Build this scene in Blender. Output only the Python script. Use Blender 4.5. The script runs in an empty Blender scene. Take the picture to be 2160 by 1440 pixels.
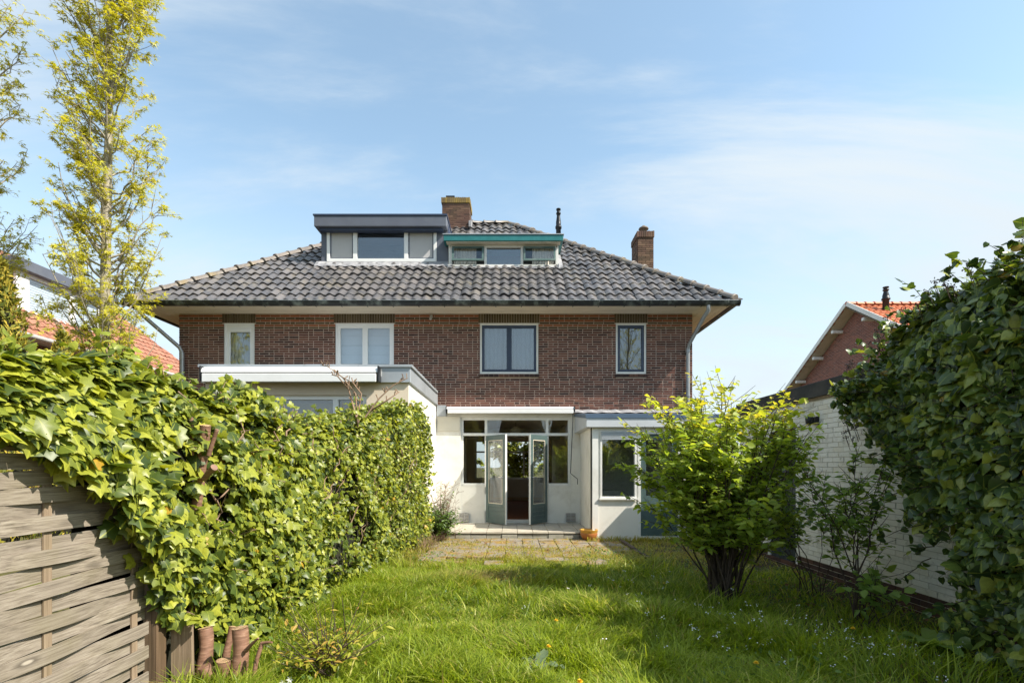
import bpy, bmesh, math, random
import numpy as np
from mathutils import Vector, Matrix

R = math.radians
rng = np.random.default_rng(7)
random.seed(7)
scene = bpy.context.scene
COL = scene.collection

# ------------------------------------------------------------------ camera
CAM_Z, FPX, VPX, VPY = 1.40, 1116.0, 1080.0, 985.0
cam_d = bpy.data.cameras.new('camera')
cam_d.sensor_width = 36.0
cam_d.lens = 36.0 * FPX / 2160.0
cam_d.shift_y = (VPY - 720.0) / 2160.0
cam_d.clip_start = 0.05
cam_d.clip_end = 3000
cam = bpy.data.objects.new('camera', cam_d)
COL.objects.link(cam)
cam.location = (0, 0, CAM_Z)
cam.rotation_euler = (R(90), 0, 0)
scene.camera = cam

# ------------------------------------------------------------------ light
SUN = Vector((1.89, -0.79, 1.99)).normalized()
sun_d = bpy.data.lights.new('sun', 'SUN')
sun_d.energy = 4.2
sun_d.angle = R(0.5)
sun_d.color = (1.0, 0.93, 0.82)
sun_o = bpy.data.objects.new('sun', sun_d)
COL.objects.link(sun_o)
sun_o.rotation_euler = SUN.to_track_quat('Z', 'Y').to_euler()
sun_o.location = (20, -8, 21)

world = bpy.data.worlds.new('World')
scene.world = world
world.use_nodes = True
nt = world.node_tree
for n in list(nt.nodes):
    nt.nodes.remove(n)
def WN(t, **k):
    n = nt.nodes.new(t)
    for a, b in k.items():
        setattr(n, a, b)
    return n
w_out = WN('ShaderNodeOutputWorld')
w_bg = WN('ShaderNodeBackground')
w_sky = WN('ShaderNodeTexSky', sky_type='NISHITA', sun_disc=False)
w_sky.sun_elevation = math.asin(SUN.z)
w_sky.sun_rotation = math.atan2(SUN.x, SUN.y)
w_sky.altitude = 0
w_sky.air_density = 1.0
w_sky.dust_density = 1.0
w_sky.ozone_density = 0.35
w_tc = WN('ShaderNodeTexCoord')
# thin cirrus: direction projected on a high flat layer, stretched noise
w_sep = WN('ShaderNodeSeparateXYZ')
nt.links.new(w_tc.outputs['Generated'], w_sep.inputs[0])
w_zc = WN('ShaderNodeMath', operation='MAXIMUM'); w_zc.inputs[1].default_value = 0.03
nt.links.new(w_sep.outputs['Z'], w_zc.inputs[0])
w_za = WN('ShaderNodeMath', operation='ADD'); w_za.inputs[1].default_value = 0.18
nt.links.new(w_zc.outputs[0], w_za.inputs[0])
w_dx = WN('ShaderNodeMath', operation='DIVIDE'); w_dy = WN('ShaderNodeMath', operation='DIVIDE')
nt.links.new(w_sep.outputs['X'], w_dx.inputs[0]); nt.links.new(w_za.outputs[0], w_dx.inputs[1])
nt.links.new(w_sep.outputs['Y'], w_dy.inputs[0]); nt.links.new(w_za.outputs[0], w_dy.inputs[1])
w_cmb = WN('ShaderNodeCombineXYZ')
nt.links.new(w_dx.outputs[0], w_cmb.inputs[0]); nt.links.new(w_dy.outputs[0], w_cmb.inputs[1])
w_map = WN('ShaderNodeMapping')
w_map.inputs['Location'].default_value = (5.5, 5.5, 0.0)
w_map.inputs['Rotation'].default_value = (0, 0, R(-35))
w_map.inputs['Scale'].default_value = (0.55, 1.3, 1)
nt.links.new(w_cmb.outputs[0], w_map.inputs[0])
w_n1 = WN('ShaderNodeTexNoise'); w_n1.inputs['Scale'].default_value = 1.0
w_n1.inputs['Detail'].default_value = 9; w_n1.inputs['Roughness'].default_value = 0.61
w_n1.inputs['Distortion'].default_value = 0.5
nt.links.new(w_map.outputs[0], w_n1.inputs['Vector'])
w_r1 = WN('ShaderNodeMapRange'); w_r1.interpolation_type = 'SMOOTHSTEP'
w_r1.inputs['From Min'].default_value = 0.42; w_r1.inputs['From Max'].default_value = 0.72
w_r1.inputs['To Max'].default_value = 1.0
nt.links.new(w_n1.outputs['Fac'], w_r1.inputs['Value'])
# pale veil, thicker towards the horizon all round
w_hz = WN('ShaderNodeMapRange'); w_hz.interpolation_type = 'SMOOTHSTEP'
w_hz.inputs['From Min'].default_value = 0.55; w_hz.inputs['From Max'].default_value = 0.0
w_hz.inputs['To Min'].default_value = 0.13; w_hz.inputs['To Max'].default_value = 0.86
nt.links.new(w_sep.outputs['Z'], w_hz.inputs['Value'])
w_mx = WN('ShaderNodeMath', operation='MAXIMUM')
w_a = WN('ShaderNodeMath', operation='MULTIPLY_ADD')   # veil + cloud*(1-veil)
w_inv = WN('ShaderNodeMath', operation='SUBTRACT'); w_inv.inputs[0].default_value = 1.0
nt.links.new(w_hz.outputs[0], w_inv.inputs[1])
nt.links.new(w_r1.outputs[0], w_a.inputs[0]); nt.links.new(w_inv.outputs[0], w_a.inputs[1]); nt.links.new(w_hz.outputs[0], w_a.inputs[2])
w_mix = WN('ShaderNodeMix', data_type='RGBA')
nt.links.new(w_a.outputs[0], w_mix.inputs['Factor'])
w_tint = WN('ShaderNodeMix', data_type='RGBA', blend_type='MULTIPLY'); w_tint.inputs[0].default_value = 1.0
w_tint.inputs[7].default_value = (0.93, 1.04, 0.95, 1)
nt.links.new(w_sky.outputs[0], w_tint.inputs[6]); nt.links.new(w_tint.outputs[2], w_mix.inputs[6])
w_mix.inputs[7].default_value = (2.70, 3.02, 3.26, 1)
nt.links.new(w_mix.outputs[2], w_bg.inputs['Color'])
w_bg.inputs['Strength'].default_value = 0.15
nt.links.new(w_bg.outputs[0], w_out.inputs['Surface'])

scene.view_settings.view_transform = 'Standard'
scene.view_settings.look = 'None'
scene.view_settings.exposure = 1.0
scene.view_settings.gamma = 1.0
scene.view_settings.use_curve_mapping = False
scene.cycles.max_bounces = 8
scene.cycles.transparent_max_bounces = 12

# ------------------------------------------------------------------ materials
MATS = {}
class NB:
    """small node-tree builder for one material"""
    def __init__(s, name):
        s.m = bpy.data.materials.new(name); s.m.use_nodes = True
        s.t = s.m.node_tree
        for n in list(s.t.nodes): s.t.nodes.remove(n)
        s.out = s.t.nodes.new('ShaderNodeOutputMaterial')
        MATS[name] = s.m
    def n(s, typ, ins=None, **k):
        nd = s.t.nodes.new(typ)
        for a, b in k.items(): setattr(nd, a, b)
        for a, b in (ins or {}).items():
            if hasattr(b, 'links') or isinstance(b, bpy.types.NodeSocket): s.t.links.new(b, nd.inputs[a])
            else: nd.inputs[a].default_value = b
        return nd
    def coord(s, kind='Object'):
        if kind == 'World':
            return s.n('ShaderNodeNewGeometry').outputs['Position']
        return s.n('ShaderNodeTexCoord').outputs[kind]
    def noise(s, scale, detail=4, rough=0.55, vec=None, stretch=None):
        v = vec if vec is not None else s.coord('World')
        if stretch:
            v = s.n('ShaderNodeMapping', {'Vector': v, 'Scale': stretch}).outputs[0]
        return s.n('ShaderNodeTexNoise', {'Vector': v, 'Scale': scale, 'Detail': detail, 'Roughness': rough}).outputs['Fac']
    def rnd(s):
        a = s.n('ShaderNodeAttribute', attribute_name='rnd').outputs['Fac']
        o = s.n('ShaderNodeObjectInfo').outputs['Random']
        ad = s.n('ShaderNodeMath', {0: a, 1: o}, operation='ADD').outputs[0]
        return s.n('ShaderNodeMath', {0: ad}, operation='FRACT').outputs[0]
    def ramp(s, fac, stops, interp='LINEAR'):
        r = s.n('ShaderNodeValToRGB', {'Fac': fac})
        r.color_ramp.interpolation = interp
        e = r.color_ramp.elements
        while len(e) < len(stops): e.new(0.5)
        for i, (p, c) in enumerate(stops):
            e[i].position = p; e[i].color = tuple(c) + (1,) if len(c) == 3 else c
        return r.outputs['Color']
    def mix(s, fac, a, b, blend='MIX'):
        m = s.n('ShaderNodeMix', data_type='RGBA', blend_type=blend)
        for i, v in ((0, fac), (6, a), (7, b)):
            if isinstance(v, bpy.types.NodeSocket): s.t.links.new(v, m.inputs[i])
            else: m.inputs[i].default_value = (tuple(v) + (1,)) if (not isinstance(v, float) and len(v) == 3) else v
        return m.outputs[2]
    def range(s, v, a, b, c=0.0, d=1.0):
        return s.n('ShaderNodeMapRange', {'Value': v, 'From Min': a, 'From Max': b, 'To Min': c, 'To Max': d}).outputs[0]
    def bump(s, h, strength=0.3, dist=0.01):
        return s.n('ShaderNodeBump', {'Height': h, 'Strength': strength, 'Distance': dist}).outputs[0]
    def bsdf(s, color, rough=0.6, metal=0.0, spec=0.5, normal=None, coat=0.0):
        b = s.n('ShaderNodeBsdfPrincipled', {'Base Color': color if isinstance(color, bpy.types.NodeSocket) else tuple(color) + (1,),
                'Roughness': rough, 'Metallic': metal, 'Specular IOR Level': spec})
        if normal is not None: s.t.links.new(normal, b.inputs['Normal'])
        if coat: b.inputs['Coat Weight'].default_value = coat
        return b.outputs[0]
    def done(s, sh):
        s.t.links.new(sh, s.out.inputs['Surface']); return s.m

def mul(c, f): return tuple(x * f for x in c)

def plain(name, col, rough=0.55, var=0.12, scale=6.0, metal=0.0, bump=0.0, bscale=60.0, spec=0.4, dirt=None, dirt_amt=0.0, dscale=2.0):
    b = NB(name)
    nz = b.noise(scale, 5)
    c = b.ramp(nz, [(0.3, mul(col, 1 - var)), (0.7, mul(col, 1 + var * 0.6))])
    if dirt:
        dn = b.noise(dscale, 6, 0.65)
        c = b.mix(b.range(dn, 0.5, 0.72, 0.0, dirt_amt), c, dirt)
    nrm = b.bump(b.noise(bscale, 4), bump, 0.006) if bump else None
    return b.done(b.bsdf(c, rough, metal, spec, nrm))

def brick_mat(name, stops, rough=0.85, stain=None, stain_amt=0.0):
    b = NB(name)
    c = b.ramp(b.rnd(), stops)
    g = b.noise(90, 3, 0.7)
    c = b.mix(b.range(g, 0.3, 0.75, 0.0, 0.55), c, mul(stops[0][1], 0.65))
    if stain:
        c = b.mix(b.range(b.noise(0.9, 5, 0.6), 0.5, 0.72, 0, stain_amt), c, stain)
    return b.done(b.bsdf(c, rough, 0, 0.25, b.bump(b.noise(140, 4), 0.45, 0.004)))

brick_mat('brick_red', [(0.0, (0.045, 0.022, 0.019)), (0.3, (0.098, 0.038, 0.028)), (0.65, (0.150, 0.056, 0.039)), (1.0, (0.220, 0.095, 0.064))], stain=(0.17, 0.085, 0.062), stain_amt=0.5)
brick_mat('brick_orange', [(0.0, (0.25, 0.085, 0.04)), (1.0, (0.34, 0.12, 0.055))])
brick_mat('brick_olive', [(0.0, (0.085, 0.062, 0.035)), (1.0, (0.15, 0.115, 0.065))])
brick_mat('brick_chimney', [(0.0, (0.075, 0.048, 0.040)), (0.5, (0.14, 0.075, 0.058)), (1.0, (0.21, 0.125, 0.09))], stain=(0.20, 0.16, 0.06), stain_amt=0.3)
brick_mat('brick_lichen', [(0.0, (0.16, 0.11, 0.05)), (0.5, (0.22, 0.16, 0.07)), (1.0, (0.33, 0.23, 0.05))], stain=(0.42, 0.30, 0.05), stain_amt=0.8)
brick_mat('brick_plinth', [(0.0, (0.040, 0.026, 0.024)), (0.6, (0.075, 0.042, 0.035)), (1.0, (0.15, 0.075, 0.05))])
def _wb():
    b = NB('brick_white')
    c = b.ramp(b.rnd(), [(0, (0.70, 0.67, 0.61)), (0.75, (0.80, 0.775, 0.72)), (1.0, (0.74, 0.69, 0.60))])
    st = b.noise(7, 6, 0.7)
    c = b.mix(b.range(st, 0.55, 0.72, 0, 0.75), c, (0.33, 0.30, 0.24))
    st2 = b.noise(1.3, 5, 0.6, stretch=(1, 1, 2.5))
    c = b.mix(b.range(st2, 0.52, 0.75, 0, 0.55), c, (0.40, 0.41, 0.32))
    b.done(b.bsdf(c, 0.75, 0, 0.3, b.bump(b.noise(45, 5, 0.65), 0.5, 0.008)))
_wb()
def _fb(name, c1, c2, mortar, bw, bh, along):
    """far brickwork, too small to tell the bricks apart"""
    b = NB(name)
    sp = b.n('ShaderNodeSeparateXYZ', {0: b.coord('World')})
    v = b.n('ShaderNodeCombineXYZ', {0: sp.outputs[along], 1: sp.outputs[2]}).outputs[0]
    t = b.n('ShaderNodeTexBrick', {'Vector': v, 'Color1': c1 + (1,), 'Color2': c2 + (1,), 'Mortar': mortar + (1,), 'Scale': 1.0,
            'Mortar Size': 0.009, 'Brick Width': bw, 'Row Height': bh, 'Bias': 0.0})
    c = b.mix(b.range(b.noise(3, 5), 0.35, 0.7, 0, 0.4), t.outputs['Color'], mul(c1, 0.7))
    b.done(b.bsdf(c, 0.85, 0, 0.2, b.bump(t.outputs['Fac'], -0.4, 0.01)))
_fb('far_brick_yz', (0.30, 0.115, 0.08), (0.13, 0.05, 0.045), (0.33, 0.23, 0.19), 0.22, 0.062, 1)
_fb('far_brick_xz', (0.22, 0.08, 0.06), (0.15, 0.05, 0.04), (0.36, 0.28, 0.23), 0.22, 0.062, 0)

plain('mortar', (0.46, 0.365, 0.295), 0.95, 0.2, 9, bump=0.4)
plain('joint_grey', (0.55, 0.52, 0.46), 0.9, 0.25, 7, bump=0.4)
plain('panel_cream', (0.64, 0.60, 0.50), 0.7, 0.06, 4)
plain('cowl_stone', (0.17, 0.13, 0.10), 0.8, 0.3, 12)
plain('mortar_dark', (0.20, 0.15, 0.11), 0.95, 0.25, 9, bump=0.4)
plain('render_white', (0.74, 0.715, 0.65), 0.8, 0.05, 2.5, bump=0.25, bscale=35, dirt=(0.46, 0.42, 0.34), dirt_amt=0.5, dscale=2.1)
plain('render_cream', (0.64, 0.54, 0.42), 0.8, 0.06, 2.5, bump=0.2)
plain('paint_white', (0.74, 0.73, 0.69), 0.4, 0.05, 8, dirt=(0.48, 0.45, 0.38), dirt_amt=0.3, dscale=3)
plain('paint_cream', (0.62, 0.555, 0.44), 0.55, 0.08, 5, dirt=(0.30, 0.25, 0.18), dirt_amt=0.55, dscale=2.2)
plain('upvc_white', (0.76, 0.755, 0.74), 0.3, 0.02, 3)
plain('alu_white', (0.72, 0.72, 0.71), 0.3, 0.03, 3, dirt=(0.5, 0.48, 0.45), dirt_amt=0.25)
plain('zinc', (0.40, 0.425, 0.45), 0.45, 0.12, 2.2, metal=0.35, dirt=(0.30, 0.32, 0.33), dirt_amt=0.6, dscale=1.6)
plain('zinc_pipe', (0.33, 0.345, 0.36), 0.42, 0.12, 5, metal=0.5)
plain('lead', (0.27, 0.27, 0.285), 0.7, 0.3, 7, bump=0.6, bscale=14, dirt=(0.50, 0.49, 0.48), dirt_amt=0.75, dscale=6)
plain('gutter_black', (0.022, 0.024, 0.024), 0.45, 0.3, 4, dirt=(0.20, 0.22, 0.19), dirt_amt=0.85, dscale=4.5)
plain('dormer_slate', (0.105, 0.115, 0.145), 0.45, 0.08, 3, dirt=(0.16, 0.17, 0.19), dirt_amt=0.4)
plain('dormer_navy', (0.035, 0.05, 0.095), 0.5, 0.1, 3)
plain('teal_paint', (0.020, 0.165, 0.170), 0.4, 0.12, 4, dirt=(0.06, 0.22, 0.22), dirt_amt=0.5)
plain('green_paint', (0.075, 0.115, 0.112), 0.32, 0.12, 5, dirt=(0.16, 0.21, 0.21), dirt_amt=0.3)
plain('green_sash', (0.08, 0.13, 0.12), 0.4, 0.2, 9, dirt=(0.25, 0.27, 0.24), dirt_amt=0.6)
plain('navy_sash', (0.030, 0.045, 0.080), 0.35, 0.08, 5)
plain('dark_door', (0.022, 0.034, 0.044), 0.5, 0.2, 4)
plain('black_metal', (0.018, 0.019, 0.022), 0.4, 0.2, 8, metal=0.3)
plain('fascia_black', (0.035, 0.036, 0.037), 0.7, 0.25, 5, dirt=(0.12, 0.11, 0.09), dirt_amt=0.5)
plain('canopy_grey', (0.50, 0.52, 0.545), 0.45, 0.05, 3, dirt=(0.36, 0.37, 0.38), dirt_amt=0.4)
plain('canopy_blue', (0.075, 0.115, 0.175), 0.45, 0.1, 3)
plain('interior_wall', (0.72, 0.58, 0.40), 0.9, 0.05, 2)
plain('interior_white', (0.70, 0.68, 0.63), 0.9, 0.04, 2)
plain('interior_dark', (0.10, 0.075, 0.055), 0.8, 0.1, 3)
plain('lamp_glass', (0.80, 0.77, 0.68), 0.3, 0.02, 3)
plain('chrome', (0.62, 0.62, 0.62), 0.22, 0.03, 4, metal=0.9)
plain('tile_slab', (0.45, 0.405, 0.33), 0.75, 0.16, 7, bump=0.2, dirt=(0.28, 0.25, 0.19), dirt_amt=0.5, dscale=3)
plain('tile_slab_shadow', (0.36, 0.34, 0.28), 0.8, 0.2, 7, bump=0.3, dirt=(0.2, 0.19, 0.14), dirt_amt=0.6, dscale=4)  # darker copy of tile_slab with shade put into its colour, plus dirt
plain('grout', (0.10, 0.085, 0.06), 0.95, 0.3, 12)
plain('vent_metal', (0.42, 0.40, 0.37), 0.6, 0.15, 10)
plain('terracotta', (0.42, 0.155, 0.045), 0.35, 0.2, 10, dirt=(0.50, 0.27, 0.06), dirt_amt=0.5, dscale=14)
plain('glaze', (0.55, 0.29, 0.05), 0.18, 0.2, 16)
plain('soil', (0.055, 0.040, 0.028), 0.95, 0.4, 20, bump=0.8, bscale=60)
plain('petal_white', (0.80, 0.80, 0.82), 0.6, 0.03, 20)
plain('petal_yellow', (0.75, 0.50, 0.02), 0.6, 0.1, 20)
plain('berry', (0.035, 0.022, 0.030), 0.5, 0.3, 30)
plain('dry_twig', (0.26, 0.17, 0.11), 0.8, 0.25, 30)
plain('twig_dark', (0.075, 0.052, 0.036), 0.85, 0.3, 25, bump=0.4)
plain('bush_bark', (0.070, 0.048, 0.034), 0.85, 0.4, 25, bump=0.5)
plain('hedge_shade', (0.020, 0.020, 0.011), 1.0, 0.4, 12)  # near-black for foliage cores, the shade among leaves put into the colour

def _wood(name, c1, c2, axis, green=0.3, knots=True):
    """weathered timber with grain along an axis of the object"""
    b = NB(name)
    st = [30, 30, 30]; st[axis] = 0.5
    o = b.n('ShaderNodeObjectInfo').outputs['Random']
    off = b.n('ShaderNodeMath', {0: o, 1: 37.0}, operation='MULTIPLY').outputs[0]
    v = b.n('ShaderNodeVectorMath', {0: b.coord('Object'), 1: off}, operation='ADD').outputs[0]
    g = b.noise(4.0, 6, 0.65, vec=v, stretch=tuple(st))
    c = b.ramp(g, [(0.33, mul(c1, 0.5)), (0.48, c1), (0.70, c2)])
    c = b.mix(b.range(o, 0, 1, 0.0, 0.35), c, mul(c1, 0.75))
    if green:
        c = b.mix(b.range(b.noise(2.2, 5, 0.6, vec=v), 0.48, 0.75, 0, green), c, (0.16, 0.14, 0.05))
    if knots:
        kst = [3.0, 3.0, 7.0]; kst[axis] = 2.2
        kv = b.n('ShaderNodeMapping', {'Vector': v, 'Scale': tuple(kst)}).outputs[0]
        vo = b.n('ShaderNodeTexVoronoi', {'Vector': kv, 'Scale': 1.0}).outputs['Distance']
        c = b.mix(b.range(vo, 0.17, 0.09, 0, 0.75), c, mul(c1, 0.45))
        c = b.mix(b.range(vo, 0.075, 0.04, 0, 0.85), c, mul(c2, 1.2))
    b.done(b.bsdf(c, 0.85, 0, 0.2, b.bump(g, 0.5, 0.004)))
_wood('wood_grey', (0.25, 0.21, 0.165), (0.39, 0.345, 0.28), 1, 0.34)
_wood('wood_post', (0.25, 0.185, 0.125), (0.40, 0.31, 0.22), 2, 0.3, False)
_wood('wood_brown_post', (0.13, 0.085, 0.05), (0.24, 0.16, 0.10), 2, 0.2, False)
_wood('wood_floor', (0.22, 0.075, 0.03), (0.33, 0.13, 0.055), 1, 0.0, False)
_wood('soffit_wood', (0.74, 0.64, 0.50), (0.80, 0.71, 0.57), 0, 0.0, False)

def _tile(name, stops, moss, rough=0.42, spec=0.5, amt=0.6):
    b = NB(name)
    c = b.ramp(b.rnd(), stops)
    n2 = b.noise(16, 5, 0.7)
    c = b.mix(b.range(n2, 0.42, 0.75, 0, 0.5), c, mul(stops[-1][1], 1.6))
    mo = b.noise(2.4, 6, 0.7)
    c = b.mix(b.range(mo, 0.51, 0.70, 0, amt), c, moss)
    b.done(b.bsdf(c, rough, 0, spec, b.bump(b.noise(70, 4), 0.25, 0.004)))
_tile('roof_tile_grey', [(0, (0.062, 0.062, 0.068)), (0.5, (0.092, 0.089, 0.094)), (1, (0.145, 0.132, 0.128))], (0.20, 0.17, 0.115), 0.38)
_tile('ridge_tile_grey', [(0, (0.13, 0.115, 0.105)), (1, (0.21, 0.18, 0.155))], (0.27, 0.20, 0.07), 0.5, amt=0.7)
_tile('roof_tile_red', [(0, (0.40, 0.105, 0.045)), (0.5, (0.50, 0.14, 0.055)), (1, (0.58, 0.20, 0.09))], (0.33, 0.15, 0.09), 0.6, amt=0.4)
_tile('roof_tile_rust', [(0, (0.22, 0.085, 0.052)), (0.5, (0.29, 0.115, 0.07)), (1, (0.34, 0.16, 0.10))], (0.20, 0.13, 0.10), 0.7, amt=0.6)

def _glass(name, refl, tint=(1, 1, 1)):
    b = NB(name)
    fc = b.n('ShaderNodeLayerWeight', {'Blend': 0.5}).outputs['Facing']      # same from both faces of the pane
    fr = b.n('ShaderNodeMath', {0: fc, 1: 4.5}, operation='POWER').outputs[0]
    f = b.n('ShaderNodeMath', {0: fr, 1: refl}, operation='ADD', use_clamp=True).outputs[0]
    nz = b.bump(b.noise(1.6, 2), 0.06, 0.02)
    gl = b.n('ShaderNodeBsdfGlossy', {'Color': (0.95, 0.97, 1, 1), 'Roughness': 0.0, 'Normal': nz}).outputs[0]
    tr = b.n('ShaderNodeBsdfTransparent', {'Color': tint + (1,)}).outputs[0]
    b.done(b.n('ShaderNodeMixShader', {0: f, 1: tr, 2: gl}).outputs[0])
_glass('glass', 0.11, (0.86, 0.89, 0.90))
_glass('glass_clear', 0.06, (0.93, 0.95, 0.95))

def _curtain(name, col, axis_scale, rough=0.9):
    b = NB(name)
    w = b.n('ShaderNodeTexWave', {'Vector': b.coord('World'), 'Scale': axis_scale, 'Distortion': 2.5, 'Detail': 2.0}, bands_direction='X').outputs['Fac']
    c = b.ramp(w, [(0.0, mul(col, 0.82)), (1.0, col)])
    b.done(b.bsdf(c, rough, 0, 0.1, b.bump(w, 0.5, 0.02)))
_curtain('curtain_lace', (0.62, 0.57, 0.50), 9)
_curtain('curtain_grey', (0.42, 0.44, 0.48), 3)
_curtain('curtain_dim', (0.20, 0.23, 0.29), 3)
plain('blind_white', (0.62, 0.66, 0.74), 0.8, 0.03, 3)
plain('screen_grey', (0.46, 0.45, 0.45), 0.7, 0.05, 40)

def _leaf(name, stops, trans=0.35, rough=0.4, spec=0.5, tcol=None, veins=False, old=None):
    b = NB(name)
    r = b.rnd()
    c = b.ramp(r, stops)
    if old:
        c2 = b.ramp(b.n('ShaderNodeMath', {0: b.n('ShaderNodeMath', {0: r, 1: 7.31}, operation='MULTIPLY').outputs[0]}, operation='FRACT').outputs[0],
                    [(0.0, (0, 0, 0)), (old[1] - 0.001, (0, 0, 0)), (old[1], (1, 1, 1))], 'CONSTANT')
        c = b.mix(b.n('ShaderNodeSeparateColor', {0: c2}).outputs[0], c, old[0])
    if veins:
        lv = b.n('ShaderNodeAttribute', attribute_name='luv').outputs['Vector']
        sx = b.n('ShaderNodeSeparateXYZ', {0: lv})
        ang = b.n('ShaderNodeMath', {0: sx.outputs[0], 1: b.n('ShaderNodeMath', {0: sx.outputs[1], 1: 0.02}, operation='ADD').outputs[0]}, operation='ARCTAN2').outputs[0]
        an = b.n('ShaderNodeMath', {0: b.n('ShaderNodeMath', {0: ang, 1: 2.05}, operation='MULTIPLY').outputs[0]}, operation='SINE').outputs[0]
        ab = b.n('ShaderNodeMath', {0: an}, operation='ABSOLUTE').outputs[0]
        c = b.mix(b.range(ab, 0.13, 0.0, 0, 0.45), c, mul(stops[-1][1], 1.5))
        c = b.mix(b.range(b.noise(60, 3), 0.4, 0.8, 0, 0.35), c, mul(stops[0][1], 0.9))
    sh = b.bsdf(c, rough, 0, spec)
    t = b.n('ShaderNodeBsdfTranslucent', {'Color': b.mix(1.0, c, tcol or (1.5, 1.45, 0.5), 'MULTIPLY')}).outputs[0]
    b.done(b.n('ShaderNodeMixShader', {0: trans, 1: sh, 2: t}).outputs[0])
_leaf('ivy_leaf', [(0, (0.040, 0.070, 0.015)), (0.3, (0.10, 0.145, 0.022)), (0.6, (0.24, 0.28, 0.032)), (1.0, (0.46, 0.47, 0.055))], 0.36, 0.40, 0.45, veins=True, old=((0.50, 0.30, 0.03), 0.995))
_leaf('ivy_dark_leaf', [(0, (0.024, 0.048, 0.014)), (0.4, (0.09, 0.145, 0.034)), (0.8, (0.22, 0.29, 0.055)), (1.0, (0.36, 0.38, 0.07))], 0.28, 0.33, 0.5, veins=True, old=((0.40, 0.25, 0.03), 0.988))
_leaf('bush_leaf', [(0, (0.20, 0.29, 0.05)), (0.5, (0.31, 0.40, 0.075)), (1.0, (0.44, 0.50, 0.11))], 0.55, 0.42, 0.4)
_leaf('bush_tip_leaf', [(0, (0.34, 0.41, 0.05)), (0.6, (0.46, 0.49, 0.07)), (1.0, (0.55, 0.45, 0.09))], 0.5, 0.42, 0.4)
_leaf('sapling_leaf', [(0, (0.14, 0.23, 0.06)), (0.5, (0.22, 0.33, 0.08)), (1.0, (0.31, 0.41, 0.10))], 0.52, 0.42, 0.4)
_leaf('tree_leaf', [(0, (0.30, 0.31, 0.03)), (0.5, (0.46, 0.44, 0.04)), (1.0, (0.58, 0.51, 0.06))], 0.4, 0.45, 0.35)
_leaf('conifer_leaf', [(0, (0.07, 0.10, 0.018)), (0.5, (0.22, 0.21, 0.03)), (1.0, (0.48, 0.36, 0.05))], 0.25, 0.6, 0.2)
_leaf('weed_leaf', [(0, (0.06, 0.11, 0.025)), (0.5, (0.10, 0.17, 0.035)), (1.0, (0.16, 0.24, 0.05))], 0.35, 0.45, 0.3)
_leaf('dock_leaf', [(0, (0.12, 0.17, 0.09)), (1.0, (0.20, 0.25, 0.14))], 0.3, 0.45, 0.3)
_leaf('gold_leaf', [(0, (0.22, 0.27, 0.03)), (0.6, (0.38, 0.37, 0.05)), (1.0, (0.45, 0.27, 0.06))], 0.4, 0.45, 0.3)
_leaf('fallen_leaf', [(0, (0.12, 0.06, 0.025)), (0.6, (0.26, 0.15, 0.06)), (1.0, (0.36, 0.20, 0.07))], 0.1, 0.7, 0.2)
def _grass():
    b = NB('grass_blade')
    c = b.ramp(b.rnd(), [(0, (0.115, 0.185, 0.016)), (0.4, (0.27, 0.345, 0.030)), (0.8, (0.45, 0.50, 0.055)), (1.0, (0.63, 0.56, 0.19))])
    dry = b.n('ShaderNodeAttribute', attribute_name='dry').outputs['Fac']
    c = b.mix(dry, c, (0.40, 0.29, 0.115))
    sh = b.bsdf(c, 0.42, 0, 0.35)
    t = b.n('ShaderNodeBsdfTranslucent', {'Color': b.mix(1.0, c, (1.4, 1.4, 0.6), 'MULTIPLY')}).outputs[0]
    b.done(b.n('ShaderNodeMixShader', {0: 0.52, 1: sh, 2: t}).outputs[0])
_grass()
def _bark(name, c1, c2, ring):
    b = NB(name)
    o = b.coord('Object')
    g = b.noise(6, 5, 0.65, vec=o, stretch=(1.5, 1.5, ring))
    c = b.ramp(g, [(0.3, mul(c1, 0.6)), (0.55, c1), (0.75, c2)])
    b.done(b.bsdf(c, 0.55, 0, 0.4, b.bump(g, 0.6, 0.006)))
_bark('bark_cherry', (0.25, 0.135, 0.088), (0.42, 0.27, 0.185), 9)
_bark('bark_pale', (0.30, 0.265, 0.20), (0.44, 0.40, 0.32), 3)
plain('cut_wood', (0.62, 0.42, 0.24), 0.8, 0.2, 25)
def _ground():
    b = NB('ground_soil')
    n1 = b.noise(1.1, 6, 0.6); n2 = b.noise(7, 6, 0.7)
    c = b.ramp(n2, [(0.3, (0.045, 0.034, 0.022)), (0.55, (0.085, 0.065, 0.038)), (0.75, (0.13, 0.105, 0.06))])
    c = b.mix(b.range(n1, 0.42, 0.62, 0, 0.8), c, (0.13, 0.135, 0.035))
    b.done(b.bsdf(c, 0.95, 0, 0.1, b.bump(n2, 0.9, 0.03)))
_ground()
def _paver():
    b = NB('paver_mossy')
    n1 = b.noise(3.2, 6, 0.68); n2 = b.noise(28, 5, 0.7)
    c = b.ramp(n2, [(0.3, (0.17, 0.145, 0.115)), (0.7, (0.32, 0.28, 0.225))])
    c = b.mix(b.range(n1, 0.46, 0.60, 0, 0.9), c, b.ramp(b.noise(11, 4), [(0.35, (0.21, 0.10, 0.028)), (0.65, (0.33, 0.24, 0.05))]))
    b.done(b.bsdf(c, 0.95, 0, 0.1, b.bump(n2, 0.8, 0.012)))
_paver()

# ------------------------------------------------------------------ helpers
WL = {}     # world location of every empty or mesh that has children
def wl(o): return WL.get(o.name, Vector((0, 0, 0))) if o else Vector((0, 0, 0))

def tag(o, label=None, cat=None, group=None, kind=None):
    if label: o['label'] = label
    if cat: o['category'] = cat
    if group: o['group'] = group
    if kind: o['kind'] = kind
    return o

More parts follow.
